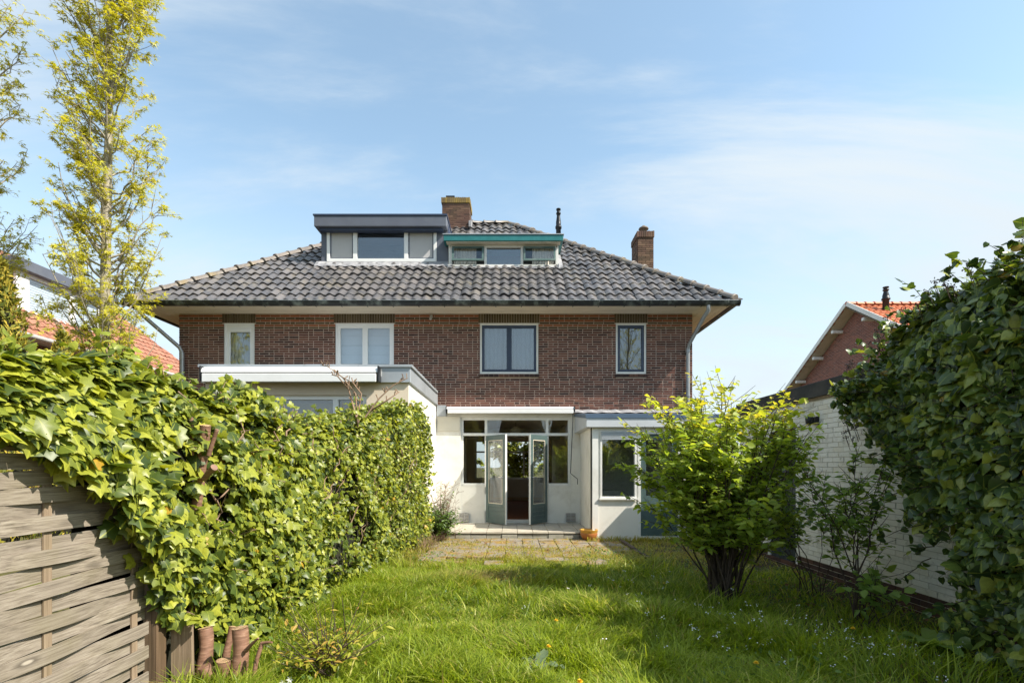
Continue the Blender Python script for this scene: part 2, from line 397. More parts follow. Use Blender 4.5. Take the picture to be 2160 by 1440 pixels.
def empty(name, loc, parent=None, label=None, cat=None, group=None):
    o = bpy.data.objects.new(name, None)
    o.empty_display_size = 0.1
    COL.objects.link(o)
    o.location = Vector(loc) - wl(parent)
    if parent: o.parent = parent
    WL[o.name] = Vector(loc)
    return tag(o, label, cat, group)

def obj_from_mesh(name, me, parent=None, loc=(0, 0, 0), rot=None, kind=None):
    o = bpy.data.objects.new(name, me)
    COL.objects.link(o)
    loc = Vector(loc)
    if rot is not None:
        m = rot.to_4x4() if len(rot.row) == 3 else rot.copy()
        m.translation = loc - wl(parent)
        o.matrix_local = m
    else:
        o.location = loc - wl(parent)
    if parent: o.parent = parent
    WL[o.name] = loc
    if kind: o['kind'] = kind
    return o

class MB:
    """mesh builder in world coordinates"""
    def __init__(s): s.v = []; s.f = []; s.r = []; s.sm = []
    def add(s, vs, fs, r=0.0, smooth=False):
        o = len(s.v)
        s.v += [tuple(p) for p in vs]
        s.f += [tuple(i + o for i in f) for f in fs]
        s.r += [r] * len(vs); s.sm += [smooth] * len(fs)
    def box(s, x0, x1, y0, y1, z0, z1, r=0.0, skip=()):
        vs = [(x0, y0, z0), (x1, y0, z0), (x1, y1, z0), (x0, y1, z0), (x0, y0, z1), (x1, y0, z1), (x1, y1, z1), (x0, y1, z1)]
        fs = {'b': (0, 3, 2, 1), 't': (4, 5, 6, 7), 'f': (0, 1, 5, 4), 'r': (1, 2, 6, 5), 'k': (2, 3, 7, 6), 'l': (3, 0, 4, 7)}
        s.add(vs, [f for k, f in fs.items() if k not in skip], r)
    def obox(s, o, ux, uy, uz, a0, a1, b0, b1, c0, c1, r=0.0):
        o = Vector(o); ux = Vector(ux); uy = Vector(uy); uz = Vector(uz)
        vs = [o + ux * a + uy * b + uz * c for c in (c0, c1) for (a, b) in ((a0, b0), (a1, b0), (a1, b1), (a0, b1))]
        s.add(vs, [(0, 3, 2, 1), (4, 5, 6, 7), (0, 1, 5, 4), (1, 2, 6, 5), (2, 3, 7, 6), (3, 0, 4, 7)], r)
    def quad(s, a, b, c, d, r=0.0): s.add([a, b, c, d], [(0, 1, 2, 3)], r)
    def tube(s, pts, rad, sides=8, r=0.0, cap=True, smooth=True):
        pts = [Vector(p) for p in pts]
        rad = [rad] * len(pts) if isinstance(rad, (int, float)) else rad
        vs = []; ref = Vector((0.31, 0.17, 0.93))
        for i, p in enumerate(pts):
            d = (pts[min(i + 1, len(pts) - 1)] - pts[max(i - 1, 0)])
            d = d.normalized() if d.length > 1e-9 else Vector((0, 0, 1))
            if abs(d.dot(ref)) > 0.97: ref = Vector((0.93, 0.1, 0.3))
            a = d.cross(ref).normalized(); b = d.cross(a)
            for k in range(sides):
                t = 2 * math.pi * k / sides
                vs.append(p + (a * math.cos(t) + b * math.sin(t)) * rad[i])
        fs = [(i * sides + k, i * sides + (k + 1) % sides, (i + 1) * sides + (k + 1) % sides, (i + 1) * sides + k)
              for i in range(len(pts) - 1) for k in range(sides)]
        s.add(vs, fs, r, smooth)
        if cap:
            n = len(pts) - 1
            s.add(vs[n * sides:], [tuple(range(sides))], r)
            s.add(vs[:sides], [tuple(reversed(range(sides)))], r)
    def lathe(s, c, prof, sides=16, r=0.0):
        c = Vector(c); vs = []
        for (rr, z) in prof:
            for k in range(sides):
                t = 2 * math.pi * k / sides
                vs.append((c.x + rr * math.cos(t), c.y + rr * math.sin(t), c.z + z))
        fs = [(i * sides + k, i * sides + (k + 1) % sides, (i + 1) * sides + (k + 1) % sides, (i + 1) * sides + k)
              for i in range(len(prof) - 1) for k in range(sides)]
        s.add(vs, fs, r, True)
        s.add(vs[-sides:], [tuple(range(sides))], r)
    def build(s, name, mat, parent=None, kind=None, bevel=0.0, origin=None, clip=None):
        if not s.v: return None
        a = np.array(s.v)
        c = Vector(origin) if origin is not None else Vector(((a[:, 0].min() + a[:, 0].max()) / 2, (a[:, 1].min() + a[:, 1].max()) / 2, a[:, 2].min()))
        me = bpy.data.meshes.new(name)
        me.from_pydata([tuple(p) for p in (a - np.array(c))], [], s.f)
        me.polygons.foreach_set('use_smooth', s.sm)
        if any(s.r):
            at = me.attributes.new('rnd', 'FLOAT', 'POINT'); at.data.foreach_set('value', np.array(s.r, dtype=np.float32))
        if clip:
            bm = bmesh.new(); bm.from_mesh(me)
            for (p, n) in clip:
                bmesh.ops.bisect_plane(bm, geom=bm.verts[:] + bm.edges[:] + bm.faces[:], plane_co=Vector(p) - c, plane_no=n, clear_outer=True)
            bm.to_mesh(me); bm.free()
        me.materials.append(MATS[mat])
        o = obj_from_mesh(name, me, parent, c, None, kind)
        if bevel:
            md = o.modifiers.new('bevel', 'BEVEL'); md.width = bevel; md.segments = 1; md.limit_method = 'ANGLE'
        return o

def P(x, y, Y):
    """photo position (2160 wide) at distance Y from the camera -> place in the garden"""
    return Vector(((x - VPX) * Y / FPX, Y, CAM_Z + (VPY - y) * Y / FPX))

def split_rects(x0, x1, z0, z1, holes):
    xs = sorted({x0, x1, *[h[0] for h in holes], *[h[1] for h in holes]}); xs = [x for x in xs if x0 <= x <= x1]
    out = []
    for a, b in zip(xs, xs[1:]):
        m = (a + b) / 2
        cuts = sorted([(h[2], h[3]) for h in holes if h[0] < m < h[1]])
        z = z0
        for c0, c1 in cuts:
            if c0 > z: out.append((a, b, z, c0))
            z = max(z, c1)
        if z < z1: out.append((a, b, z, z1))
    return out

def scatter(name, tv, tf, pos, rot, scl, rnd, mat, parent=None, kind=None, luv=False, dry=None):
    """one joined mesh of many copies of a small template (leaves, petals)"""
    tv = np.asarray(tv, float); n = len(pos); k = len(tv)
    V = np.einsum('nij,kj->nki', rot, tv) * scl[:, None, None] + pos[:, None, :]
    V = V.reshape(-1, 3)
    c = Vector((float(pos[:, 0].mean()), float(pos[:, 1].mean()), float(pos[:, 2].min())))
    V = V - np.array(c)
    lens = np.array([len(f) for f in tf]); flat = np.array([i for f in tf for i in f])
    L = (flat[None, :] + (np.arange(n) * k)[:, None]).reshape(-1)
    tot = np.tile(lens, n); start = np.concatenate([[0], np.cumsum(tot)[:-1]])
    me = bpy.data.meshes.new(name)
    me.vertices.add(n * k); me.vertices.foreach_set('co', V.astype(np.float32).reshape(-1))
    me.loops.add(len(L)); me.loops.foreach_set('vertex_index', L.astype(np.int32))
    me.polygons.add(len(tot)); me.polygons.foreach_set('loop_start', start.astype(np.int32)); me.polygons.foreach_set('loop_total', tot.astype(np.int32))
    me.polygons.foreach_set('use_smooth', np.ones(len(tot), bool))
    at = me.attributes.new('rnd', 'FLOAT', 'POINT'); at.data.foreach_set('value', np.repeat(rnd, k).astype(np.float32))
    if dry is not None:
        at = me.attributes.new('dry', 'FLOAT', 'POINT'); at.data.foreach_set('value', np.repeat(dry, k).astype(np.float32))
    if luv:
        at = me.attributes.new('luv', 'FLOAT_VECTOR', 'POINT'); at.data.foreach_set('vector', np.tile(tv, (n, 1)).astype(np.float32).reshape(-1))
    me.update(); me.validate()
    me.materials.append(MATS[mat])
    return obj_from_mesh(name, me, parent, c, None, kind)

def template_mesh(name, tv, tf, mat, luv=False):
    me = bpy.data.meshes.new(name); me.from_pydata([tuple(p) for p in tv], [], tf)
    me.polygons.foreach_set('use_smooth', [True] * len(tf))
    if luv:
        at = me.attributes.new('luv', 'FLOAT_VECTOR', 'POINT'); at.data.foreach_set('vector', np.asarray(tv, np.float32).reshape(-1))
    me.materials.append(MATS[mat]); return me

def frames(nrm, tip):
    """rotation matrices: local z -> nrm, local y -> tip made square to it"""
    nrm = nrm / (np.linalg.norm(nrm, axis=1, keepdims=True) + 1e-9)
    t = tip - nrm * np.sum(tip * nrm, axis=1, keepdims=True)
    t = t / (np.linalg.norm(t, axis=1, keepdims=True) + 1e-9)
    s = np.cross(t, nrm)
    return np.stack([s, t, nrm], axis=2)

def leaves_as_parts(leaf_mesh, pos, rot, scl, count, parent, name='leaf'):
    """the leaves that show largest become parts of their own; returns the mask of the others"""
    d = np.linalg.norm(pos - np.array([0, 0, CAM_Z]), axis=1)
    inv = (np.abs(pos[:, 0] / np.maximum(pos[:, 1], 0.1)) < 0.955) & (pos[:, 1] > 0.5)
    score = np.where(inv, scl / d, -1)
    pick = np.argsort(-score)[:count]
    for i in pick:
        m = Matrix([[float(rot[i, a, b]) * float(scl[i]) for b in range(3)] for a in range(3)])
        obj_from_mesh(name, leaf_mesh, parent, pos[i], m)
    mask = np.ones(len(pos), bool); mask[pick] = False
    return mask

# leaf templates: local x across, y to the tip, z the face
def ivy_template():
    o = [(0, 0), (0.30, -0.14), (0.52, 0.10), (0.36, 0.34), (0.46, 0.58), (0.20, 0.66), (0, 1.0), (-0.20, 0.66), (-0.46, 0.58), (-0.36, 0.34), (-0.52, 0.10), (-0.30, -0.14)]
    tv = [(x, y, -0.22 * abs(x) - 0.10 * y * y) for x, y in o] + [(0, 0.42, 0.03)]
    return tv, [(12, i, (i + 1) % 12) for i in range(12)]
def round_ivy_template():
    o = [(0, 0), (0.34, -0.10), (0.52, 0.18), (0.44, 0.50), (0.22, 0.76), (0, 1.0), (-0.22, 0.76), (-0.44, 0.50), (-0.52, 0.18), (-0.34, -0.10)]
    tv = [(x, y, -0.25 * abs(x) - 0.12 * y * y) for x, y in o] + [(0, 0.40, 0.03)]
    return tv, [(10, i, (i + 1) % 10) for i in range(10)]
def oval_template(w=0.27):
    tv = [(0, 0, 0), (w, 0.32, 0.07), (w * 0.82, 0.62, 0.04), (0, 1.0, -0.10), (-w * 0.82, 0.62, 0.04), (-w, 0.32, 0.07), (0, 0.34, -0.02), (0, 0.64, -0.04)]
    return tv, [(0, 1, 6), (0, 6, 5), (1, 2, 7, 6), (6, 7, 4, 5), (2, 3, 7), (7, 3, 4)]
def star_template():
    pts = []
    for k, (a, l) in enumerate([(-105, 0.55), (-52, 0.85), (0, 1.0), (52, 0.85), (105, 0.55)]):
        t = R(a); pts.append((l * math.sin(t), l * math.cos(t), -0.22 * l))
        if k < 4:
            t2 = R(a + 26); pts.append((0.24 * math.sin(t2), 0.24 * math.cos(t2), 0.0))
    tv = [(0, 0, 0.03)] + pts
    return tv, [(0, i, i + 1) for i in range(1, 9)]
def spray_template():
    tv = [(0, 0, 0), (0.10, 0.35, 0.03), (0.05, 0.45, 0), (0.13, 0.68, 0.02), (0, 1.0, -0.04), (-0.13, 0.68, 0.02), (-0.05, 0.45, 0), (-0.10, 0.35, 0.03)]
    return tv, [(0, 1, 2, 6, 7), (2, 3, 4, 5, 6)]

def wob(a, b, seed, n=7, f=2.2):
    """smooth lumpy function of two coordinates"""
    rs = np.random.default_rng(seed); out = 0.0
    for i in range(n):
        k = f * (0.5 + 1.3 * i / n)
        ka, kb = rs.normal(0, k), rs.normal(0, k)
        out = out + np.sin(ka * a + kb * b + rs.uniform(0, 6.28)) / (1 + 0.35 * i)
    return out / 3.0

# ------------------------------------------------------------------ ground
def gz(x, y):
    x = np.asarray(x, float); y = np.asarray(y, float)
    s = np.clip((x - 1.9) / 1.6, 0, 1) * np.clip((9.5 - y) / 2.0, 0, 1)
    lump = 0.035 * wob(x, y, 3, f=2.0) * np.clip((9.0 - y) / 1.5, 0, 1)
    near = (np.abs(x) < 8) & (y > 0) & (y < 14)
    return np.where(near, -0.055 * s + lump, 0.0) - 0.012

def make_ground():
    xs = np.concatenate([[-900, -300, -100, -40, -20, -12, -9], np.arange(-8, 8.01, 0.2), [9, 12, 20, 40, 100, 300, 900]])
    ys = np.concatenate([[-600, -200, -60, -20, -6, -2], np.arange(0, 14.01, 0.2), [16, 20, 28, 40, 80, 200, 500, 1500]])
    X, Y = np.meshgrid(xs, ys); Z = gz(X, Y)
    V = np.stack([X, Y, Z], -1).reshape(-1, 3)
    w = len(xs); f = [(j * w + i, j * w + i + 1, (j + 1) * w + i + 1, (j + 1) * w + i) for j in range(len(ys) - 1) for i in range(w - 1)]
    me = bpy.data.meshes.new('ground'); me.from_pydata(V.tolist(), [], f); me.materials.append(MATS['ground_soil'])
    me.polygons.foreach_set('use_smooth', [True] * len(f))
    o = obj_from_mesh('ground', me)
    tag(o, 'mossy brown garden soil under the grass and shrubs', 'ground', kind='structure')
make_ground()

# ------------------------------------------------------------------ the semi-detached house
HX0, HX1, HY, HYB = -7.55, 4.09, 12.0, 20.3
SOF = 4.873
house = empty('semi_detached_house', (-1.7, 12.0, 0.0), None,
              'dark red brick semi-detached house with grey tiled hipped roof and two dormers', 'house')

W_UP = [(-6.54, -5.84, 3.52, 4.67), (-4.01, -2.68, 3.52, 4.67), (-0.73, 0.60, 3.52, 4.67), (2.355, 3.05, 3.52, 4.67)]
DOORS = (-1.16, 1.33, 0.14, 2.53)

wall = MB()
for (a, b, c, d) in split_rects(HX0, HX1, 2.665, SOF + 0.05, W_UP):
    wall.box(a, b, HY + 0.006, HY + 0.28, c, d)
facade = wall.build('facade_wall', 'mortar', house)
low = MB()
for (a, b, c, d) in split_rects(HX0, HX1, -0.1, 2.665, [DOORS]):
    low.box(a, b, HY - 0.012, HY + 0.28, c, d)
low.build('white_lower_wall', 'render_white', house)
for (xa, xb) in ((HX0 + 0.003, HX0 + 0.28), (HX1 - 0.28, HX1 - 0.003)):
    sides = MB(); sides.box(xa, xb, HY + 0.28, HYB, -0.1, SOF + 0.05); sides.build('side_wall', 'far_brick_yz', house)
back = MB()
for (a, b, c, d) in split_rects(HX0 + 0.28, HX1 - 0.28, -0.1, SOF + 0.05, [(-1.40, 1.30, 0.95, 2.42)]):
    back.box(a, b, HYB - 0.28, HYB, c, d)
back.build('street_wall', 'far_brick_xz', house)

# bricks, laid in wild bond with recessed pale joints
CH, BJ = 0.0533, 0.0135
brick_mesh = {}
def brick_mesh_of(kind, l, mat):
    key = (kind, mat)
    if key not in brick_mesh:
        m = MB(); m.box(-l / 2, l / 2, 0, 0.05, 0, CH - BJ, skip=('k',))
        me = bpy.data.meshes.new('brick'); me.from_pydata(m.v, [], m.f); me.materials.append(MATS[mat]); brick_mesh[key] = me
    return brick_mesh[key]
rb = random.Random(11)
rest = MB(); singles = []; band = {'brick_orange': MB(), 'brick_olive': MB()}
NC = int((SOF - 2.67) / CH)
LINT = [(a - 0.03, b + 0.03, d, SOF + 0.1) for (a, b, c, d) in W_UP]
for k in range(NC):
    z = 2.672 + k * CH
    zc = z + CH / 2
    cuts = sorted([(h[0], h[1]) for h in W_UP if h[2] - 0.085 < zc < h[3]] + [(h[0], h[1]) for h in LINT if h[2] < zc < h[3]])
    x = HX0; segs = []
    for c0, c1 in cuts:
        if c0 > x: segs.append((x, c0))
        x = c1
    segs.append((x, HX1))
    top = NC - 1 - k
    for (a, b) in segs:
        x = a - (rb.uniform(0.0, 0.1) if a != HX0 else 0.0)
        x = a
        first = True
        while x < b - 0.02:
            l = 0.21 if rb.random() < 0.68 else 0.10
            if first: l = 0.21 if k % 2 else 0.10
            first = False
            e = min(x + l, b)
            if b - e < 0.05: e = b
            full = abs((e - x) - 0.21) < 1e-4
            dy = rb.uniform(-0.002, 0.003)
            if top in (0, 1, 2, 3, 4, 5) and top < 6:
                m = 'brick_orange' if top in (0, 2, 4) else 'brick_olive'
                if top == 5: m = 'brick_olive'
                off = -0.010 if m == 'brick_orange' else 0.004
                if top == 4 : m = 'brick_orange'; off = 0.0
                band[m].box(x, e, HY + off, HY + 0.05, z, z + CH - BJ * 0.8, rb.random() + 0.001, skip=('k',))
            elif full and 3 <= k <= 18 and -2.4 < x < 3.9:
                singles.append((x + 0.105, z, dy))
            else:
                rest.box(x, e, HY + dy, HY + 0.05, z, z + CH - BJ, rb.random() + 0.001, skip=('k',))
            x = e + BJ
rb.shuffle(singles)
bm_s = brick_mesh_of('s', 0.21, 'brick_red')
for (x, z, dy) in singles[:300]:
    obj_from_mesh('brick', bm_s, facade, (x, HY + dy, z))
for (x, z, dy) in singles[300:]:
    rest.box(x - 0.105, x + 0.105, HY + dy, HY + 0.05, z, z + CH - BJ, rb.random() + 0.001, skip=('k',))
rest.build('brickwork', 'brick_red', facade, kind='stuff')
band['brick_orange'].build('orange_brick_band', 'brick_orange', facade, kind='stuff')
band['brick_olive'].build('dark_brick_band', 'brick_olive', facade, kind='stuff')
for (a, b, c, d) in W_UP:            # soldier course above each window, rowlock sill below
    n = round((b - a + 0.06) / 0.058)
    st = (b - a + 0.06) / n
    for i in range(n):
        m = MB(); x = a - 0.03 + i * st
        m.box(x, x + st - 0.010, HY - 0.006 + rb.uniform(-.002, .002), HY + 0.06, d + 0.004, SOF + 0.02, rb.random() + 0.001, skip=('k',))
        m.build('lintel_brick', 'brick_olive', facade)
    n = round((b - a + 0.04) / 0.11); st = (b - a + 0.04) / n
    for i in range(n):
        m = MB(); x = a - 0.02 + i * st
        m.add([(x, HY - 0.05, c - 0.075), (x + st - 0.008, HY - 0.05, c - 0.075), (x + st - 0.008, HY + 0.08, c - 0.075), (x, HY + 0.08, c - 0.075),
               (x, HY - 0.05, c - 0.018), (x + st - 0.008, HY - 0.05, c - 0.018), (x + st - 0.008, HY + 0.08, c - 0.002), (x, HY + 0.08, c - 0.002)],
              [(0, 3, 2, 1), (4, 5, 6, 7), (0, 1, 5, 4), (1, 2, 6, 5), (3, 0, 4, 7)], rb.random() + 0.001)
        m.build('sill_brick', 'brick_plinth', facade)

def rect_frame(m, x0, x1, z0, z1, w, y0, y1):
    m.box(x0, x1, y0, y1, z0, z0 + w); m.box(x0, x1, y0, y1, z1 - w, z1)
    m.box(x0, x0 + w, y0 + .001, y1, z0 + w, z1 - w); m.box(x1 - w, x1, y0 + .001, y1, z0 + w, z1 - w)

def window(rect, lights, frame_mat, sash_mat, fw=0.045, sw=0.05, blind=None, slats=0, yf=HY + 0.02, label=None, parent=house, glass='glass'):
    a, b, c, d = rect
    w = empty('window', ((a + b) / 2, yf, c), parent)
    if label: w['label'] = label
    m = MB(); rect_frame(m, a, b, c, d, fw, yf, yf + 0.10)
    m.build('frame', frame_mat, w, bevel=0.004)
    for (l0, l1) in lights:
        s = MB(); rect_frame(s, l0, l1, c + fw, d - fw, sw, yf + 0.015, yf + 0.08)
        s.build('sash', sash_mat, w, bevel=0.004)
        g = MB(); g.box(l0 + sw, l1 - sw, yf + 0.045, yf + 0.053, c + fw + sw, d - fw - sw)
        g.build('pane', glass, w)
    if blind:
        m = MB()
        if slats:
            st = (d - c - 2 * fw) / slats
            for i in range(slats):
                m.box(a + fw, b - fw, yf + 0.16 - 0.012 * (i % 2), yf + 0.165, c + fw + i * st, c + fw + (i + 1) * st - 0.006)
        else:
            n = 24; xs = [a + fw + (b - a - 2 * fw) * i / n for i in range(n + 1)]
            for i in range(n):
                y0, y1 = (yf + 0.17 + 0.015 * math.sin(j * 2.1) for j in (i, i + 1))
                m.add([(xs[i], y0, c), (xs[i + 1], y1, c), (xs[i + 1], y1, d), (xs[i], y0, d)], [(0, 1, 2, 3)], 0, True)
        m.build('blind' if slats else 'curtain', blind, w)
    return w

a, b, c, d = W_UP[0]; window(W_UP[0], [(a + 0.045, b - 0.045)], 'upvc_white', 'upvc_white', sw=0.075, blind='curtain_grey', label='narrow white window with roller shutter box above neighbouring extension')
v = MB(); v.box(a + 0.11, b - 0.11, HY + 0.022, HY + 0.06, d - 0.20, d - 0.125); v.build('shutter_box', 'upvc_white', house)
a, b, c, d = W_UP[1]; md = (a + b) / 2
window(W_UP[1], [(a + 0.045, md), (md, b - 0.045)], 'upvc_white', 'upvc_white', sw=0.06, blind='blind_white', slats=5, label='white double casement with pale blue folded blinds')
a, b, c, d = W_UP[2]; md = (a + b) / 2
w3 = window(W_UP[2], [(a + 0.045, md), (md, b - 0.045)], 'paint_white', 'navy_sash', sw=0.058, blind='curtain_dim', label='double casement with navy sashes and grey curtain')
a, b, c, d = W_UP[3]; window(W_UP[3], [(a + 0.045, b - 0.045)], 'paint_white', 'navy_sash', sw=0.06, label='narrow window with one navy sash')

# soffit boards, gutter, downpipes
GY = 11.25
sof = empty('soffit', (-1.7, 11.7, SOF), house)
for i in range(6):
    y0 = 11.40 + i * 0.10
    m = MB(); m.box(HX0 - 0.6 + (5 - i) * 0.0 + i * 0.1, HX1 + 0.6 - i * 0.1, y0, y0 + 0.094, SOF + 0.002 * (i % 2), SOF + 0.018)
    m.build('soffit_board', 'soffit_wood', sof)
    for s in (-1, 1):
        x0 = (HX1 + 0.6 - i * 0.1 - 0.094) if s > 0 else (HX0 - 0.6 + i * 0.1)
        m = MB(); m.box(x0, x0 + 0.094, 11.40 + i * 0.1 + 0.096, HYB + 0.5, SOF + 0.002 * (i % 2), SOF + 0.018)
        m.build('soffit_board', 'soffit_wood', sof)
m = MB()
m.box(HX0 - 0.62, HX1 + 0.62, 11.385, 11.40, SOF - 0.01, SOF + 0.10)
m.build('fascia_board', 'paint_cream', house)
def gutter_run(m, p0, p1, out):
    """half-round gutter swept from p0 to p1, hanging outwards"""
    p0, p1, out = Vector(p0), Vector(p1), Vector(out)
    prof = [(0.0, 0.095), (0.0, 0.045), (0.03, 0.01), (0.07, 0.0), (0.115, 0.015), (0.14, 0.05), (0.145, 0.085), (0.155, 0.10), (0.145, 0.105), (0.135, 0.09)]
    vs = []
    for p in (p0, p1):
        for (o, z) in prof: vs.append(p + out * o + Vector((0, 0, z)))
    n = len(prof)
    m.add(vs, [(i, i + 1, n + i + 1, n + i) for i in range(n - 1)], 0, True)
m = MB()
gutter_run(m, (HX0 - 0.78, 11.385, SOF - 0.03), (HX1 + 0.78, 11.385, SOF - 0.03), (0, -1, 0))
gutter_run(m, (HX1 + 0.62, 11.24, SOF - 0.03), (HX1 + 0.62, HYB + 0.6, SOF - 0.03), (1, 0, 0))
gutter_run(m, (HX0 - 0.62, HYB + 0.6, SOF - 0.03), (HX0 - 0.62, 11.24, SOF - 0.03), (-1, 0, 0))
gut = m.build('gutter', 'gutter_black', house)
m = MB()
m.tube([(HX0 - 0.78, 11.232, SOF + 0.074), (HX1 + 0.78, 11.232, SOF + 0.074)], 0.006, 6)
m.build('gutter_lip', 'zinc', gut)
for i in range(24):
    x = HX0 - 0.5 + i * (HX1 - HX0 + 1.0) / 23
    m = MB()
    pr = [(0.0, -0.004), (0.07, -0.006), (0.12, 0.008), (0.15, 0.05), (0.158, 0.10)]
    for (o0, z0), (o1, z1) in zip(pr, pr[1:]):
        m.add([(x, 11.382 - o0, SOF - 0.03 + z0), (x + 0.02, 11.382 - o0, SOF - 0.03 + z0), (x + 0.02, 11.382 - o1, SOF - 0.03 + z1), (x, 11.382 - o1, SOF - 0.03 + z1)], [(0, 1, 2, 3)])
    m.build('gutter_bracket', 'gutter_black', gut)
m = MB(); m.tube([(4.20, 11.31, SOF), (4.20, 11.31, SOF - 0.12), (4.14, 11.42, SOF - 0.24), (3.98, 11.90, SOF - 0.72), (3.97, 11.935, SOF - 0.82), (3.97, 11.935, 2.6), (3.97, 11.935, 2.45)], 0.043, 12)
dp = m.build('downpipe', 'zinc_pipe', house)
for z in (4.0, 3.0):
    m = MB(); m.tube([(3.97, 11.935, z), (3.97, 11.935, z + 0.035)], 0.05, 12); m.box(3.955, 3.985, 11.95, 12.0, z, z + 0.03)
    m.build('pipe_bracket', 'zinc_pipe', dp)
m = MB(); m.tube([(-7.98, 11.31, SOF), (-7.98, 11.31, SOF - 0.12), (-7.94, 11.40, SOF - 0.22), (-7.48, 11.90, SOF - 0.78), (-7.44, 11.935, SOF - 0.90), (-7.44, 11.935, 0.0)], 0.043, 12)
m.build('downpipe', 'zinc_pipe', house)
m = MB(); m.box(-1.84, -1.80, 11.94, 12.0, 4.78, 4.84); m.tube([(-1.82, 11.93, 4.80), (-1.83, 11.86, 4.71)], [0.03, 0.022], 8)
m.build('wall_fitting', 'vent_metal', house)

# roof: four slopes as a boarded sheet, front slope laid with single pantiles
EY, EZ, SL = 11.30, 4.955, 0.794
EXR, EXL = HX1 + 0.70, HX0 - 0.70
T = 4.86
RZ = EZ + SL * T; RY = EY + T
m = MB()
fr, fl, br, bl = (EXR, EY, EZ - 0.03), (EXL, EY, EZ - 0.03), (EXR, EY + 2 * T, EZ - 0.03), (EXL, EY + 2 * T, EZ - 0.03)
rl, rr = (EXL + T, RY, RZ - 0.03), (EXR - T, RY, RZ - 0.03)
m.add([fl, fr, rr, rl, bl, br], [(0, 1, 2, 3), (1, 5, 2), (5, 4, 3, 2), (4, 0, 3), (0, 4, 5, 1)])
roof = m.build('roof', 'roof_tile_grey', house)

def pantile_template(w, ln, amp, th, n=8):
    """S-section clay tile; local x across, y up the slope, z out of the slope"""
    tv, tf = [], []
    prof = []
    for i in range(n + 1):
        u = i / n
        prof.append((u * w * 1.12 - 0.06 * w, amp * math.sin(2 * math.pi * (u * 1.06 - 0.10))))
    lift = th + 0.022
    for (x, z) in prof: tv.append((x, 0, z + lift))
    for (x, z) in prof: tv.append((x, ln, z + 0.004))
    k = n + 1
    tf += [(i, i + 1, k + i + 1, k + i) for i in range(n)]
    o = len(tv)
    for (x, z) in prof: tv.append((x, 0, z + lift))
    for (x, z) in prof: tv.append((x, 0, z + lift - th))
    tf += [(o + i, o + k + i, o + k + i + 1, o + i + 1) for i in range(n)]
    o = len(tv)      # right edge
    x, z = prof[-1]
    tv += [(x, 0, z + lift), (x, ln, z + 0.004), (x, ln, z - th), (x, 0, z + lift - th)]
    tf.append((o, o + 3, o + 2, o + 1))
    return tv, tf
def smooth_flags(tf, n): return [True] * n + [False] * (len(tf) - n)

th_ = math.atan(SL); CS, SN = math.cos(th_), math.sin(th_)
TW, TG = 0.2105, 0.335
tv, tf = pantile_template(TW, 0.40, 0.024, 0.020)
me_tile = bpy.data.meshes.new('roof_tile'); me_tile.from_pydata(tv, [], tf); me_tile.polygons.foreach_set('use_smooth', smooth_flags(tf, 8)); me_tile.materials.append(MATS['roof_tile_grey'])
Rtile = Matrix(((1, 0, 0), (0, CS, -SN), (0, SN, CS)))
D1 = (-4.76, -1.57, 13.13); D2 = (-1.56, 1.14, 12.99)
cand = []; edge = MB()
nrow = int(T / CS / TG) + 1
for r_ in range(nrow):
    s = r_ * TG - 0.05
    yy, zz = EY + s * CS, EZ + s * SN
    t = s * CS
    ncol = int((EXR - EXL) / TW) + 2
    for c_ in range(-1, ncol):
        x = EXL + c_ * TW
        if x + TW < EXL + t - 0.05 or x > EXR - t + 0.05: continue
        if any(d[0] + 0.15 < x + TW / 2 < d[1] - 0.15 and yy > d[2] + 0.05 and yy < 14.2 for d in (D1, D2)): continue
        j = Matrix.Rotation(rb.gauss(0, 0.018), 3, 'Z') @ Matrix.Rotation(rb.gauss(0, 0.012), 3, 'X')
        M = Rtile @ j
        pos = Vector((x + rb.gauss(0, 0.003), yy + rb.gauss(0, 0.011), zz + rb.gauss(0, 0.002)))
        onhip = (x < EXL + t + 0.50) or (x + TW > EXR - t - 0.50) or s * CS + 0.42 > T
        if onhip or r_ > 8 or any(d[0] - .4 < x < d[1] + .4 and abs(yy - d[2]) < 0.5 for d in (D1, D2)):
            edge.add([pos + M @ Vector(p) for p in tv], tf[:8], rb.random() + 0.001, True)
            n0 = len(edge.v) - len(tv)
            edge.f += [tuple(i + n0 for i in f) for f in tf[8:]]; edge.sm += [False] * (len(tf) - 8)
        else:
            cand.append((pos, M))
cand.sort(key=lambda q: q[0].y)
for (pos, M) in cand[:300]:
    obj_from_mesh('roof_tile', me_tile, roof, pos, M)
for (pos, M) in cand[300:]:
    n0 = len(edge.v)
    edge.add([pos + M @ Vector(p) for p in tv], tf[:8], rb.random() + 0.001, True)
    edge.f += [tuple(i + n0 for i in f) for f in tf[8:]]; edge.sm += [False] * (len(tf) - 8)
edge.build('tile_courses', 'roof_tile_grey', roof, kind='stuff',
           clip=[((EXR + 0.03, EY, EZ), Vector((1, 1, 0)).normalized()), ((EXL - 0.03, EY, EZ), Vector((-1, 1, 0)).normalized()), ((0, RY, RZ), Vector((0, 1, 0)))])

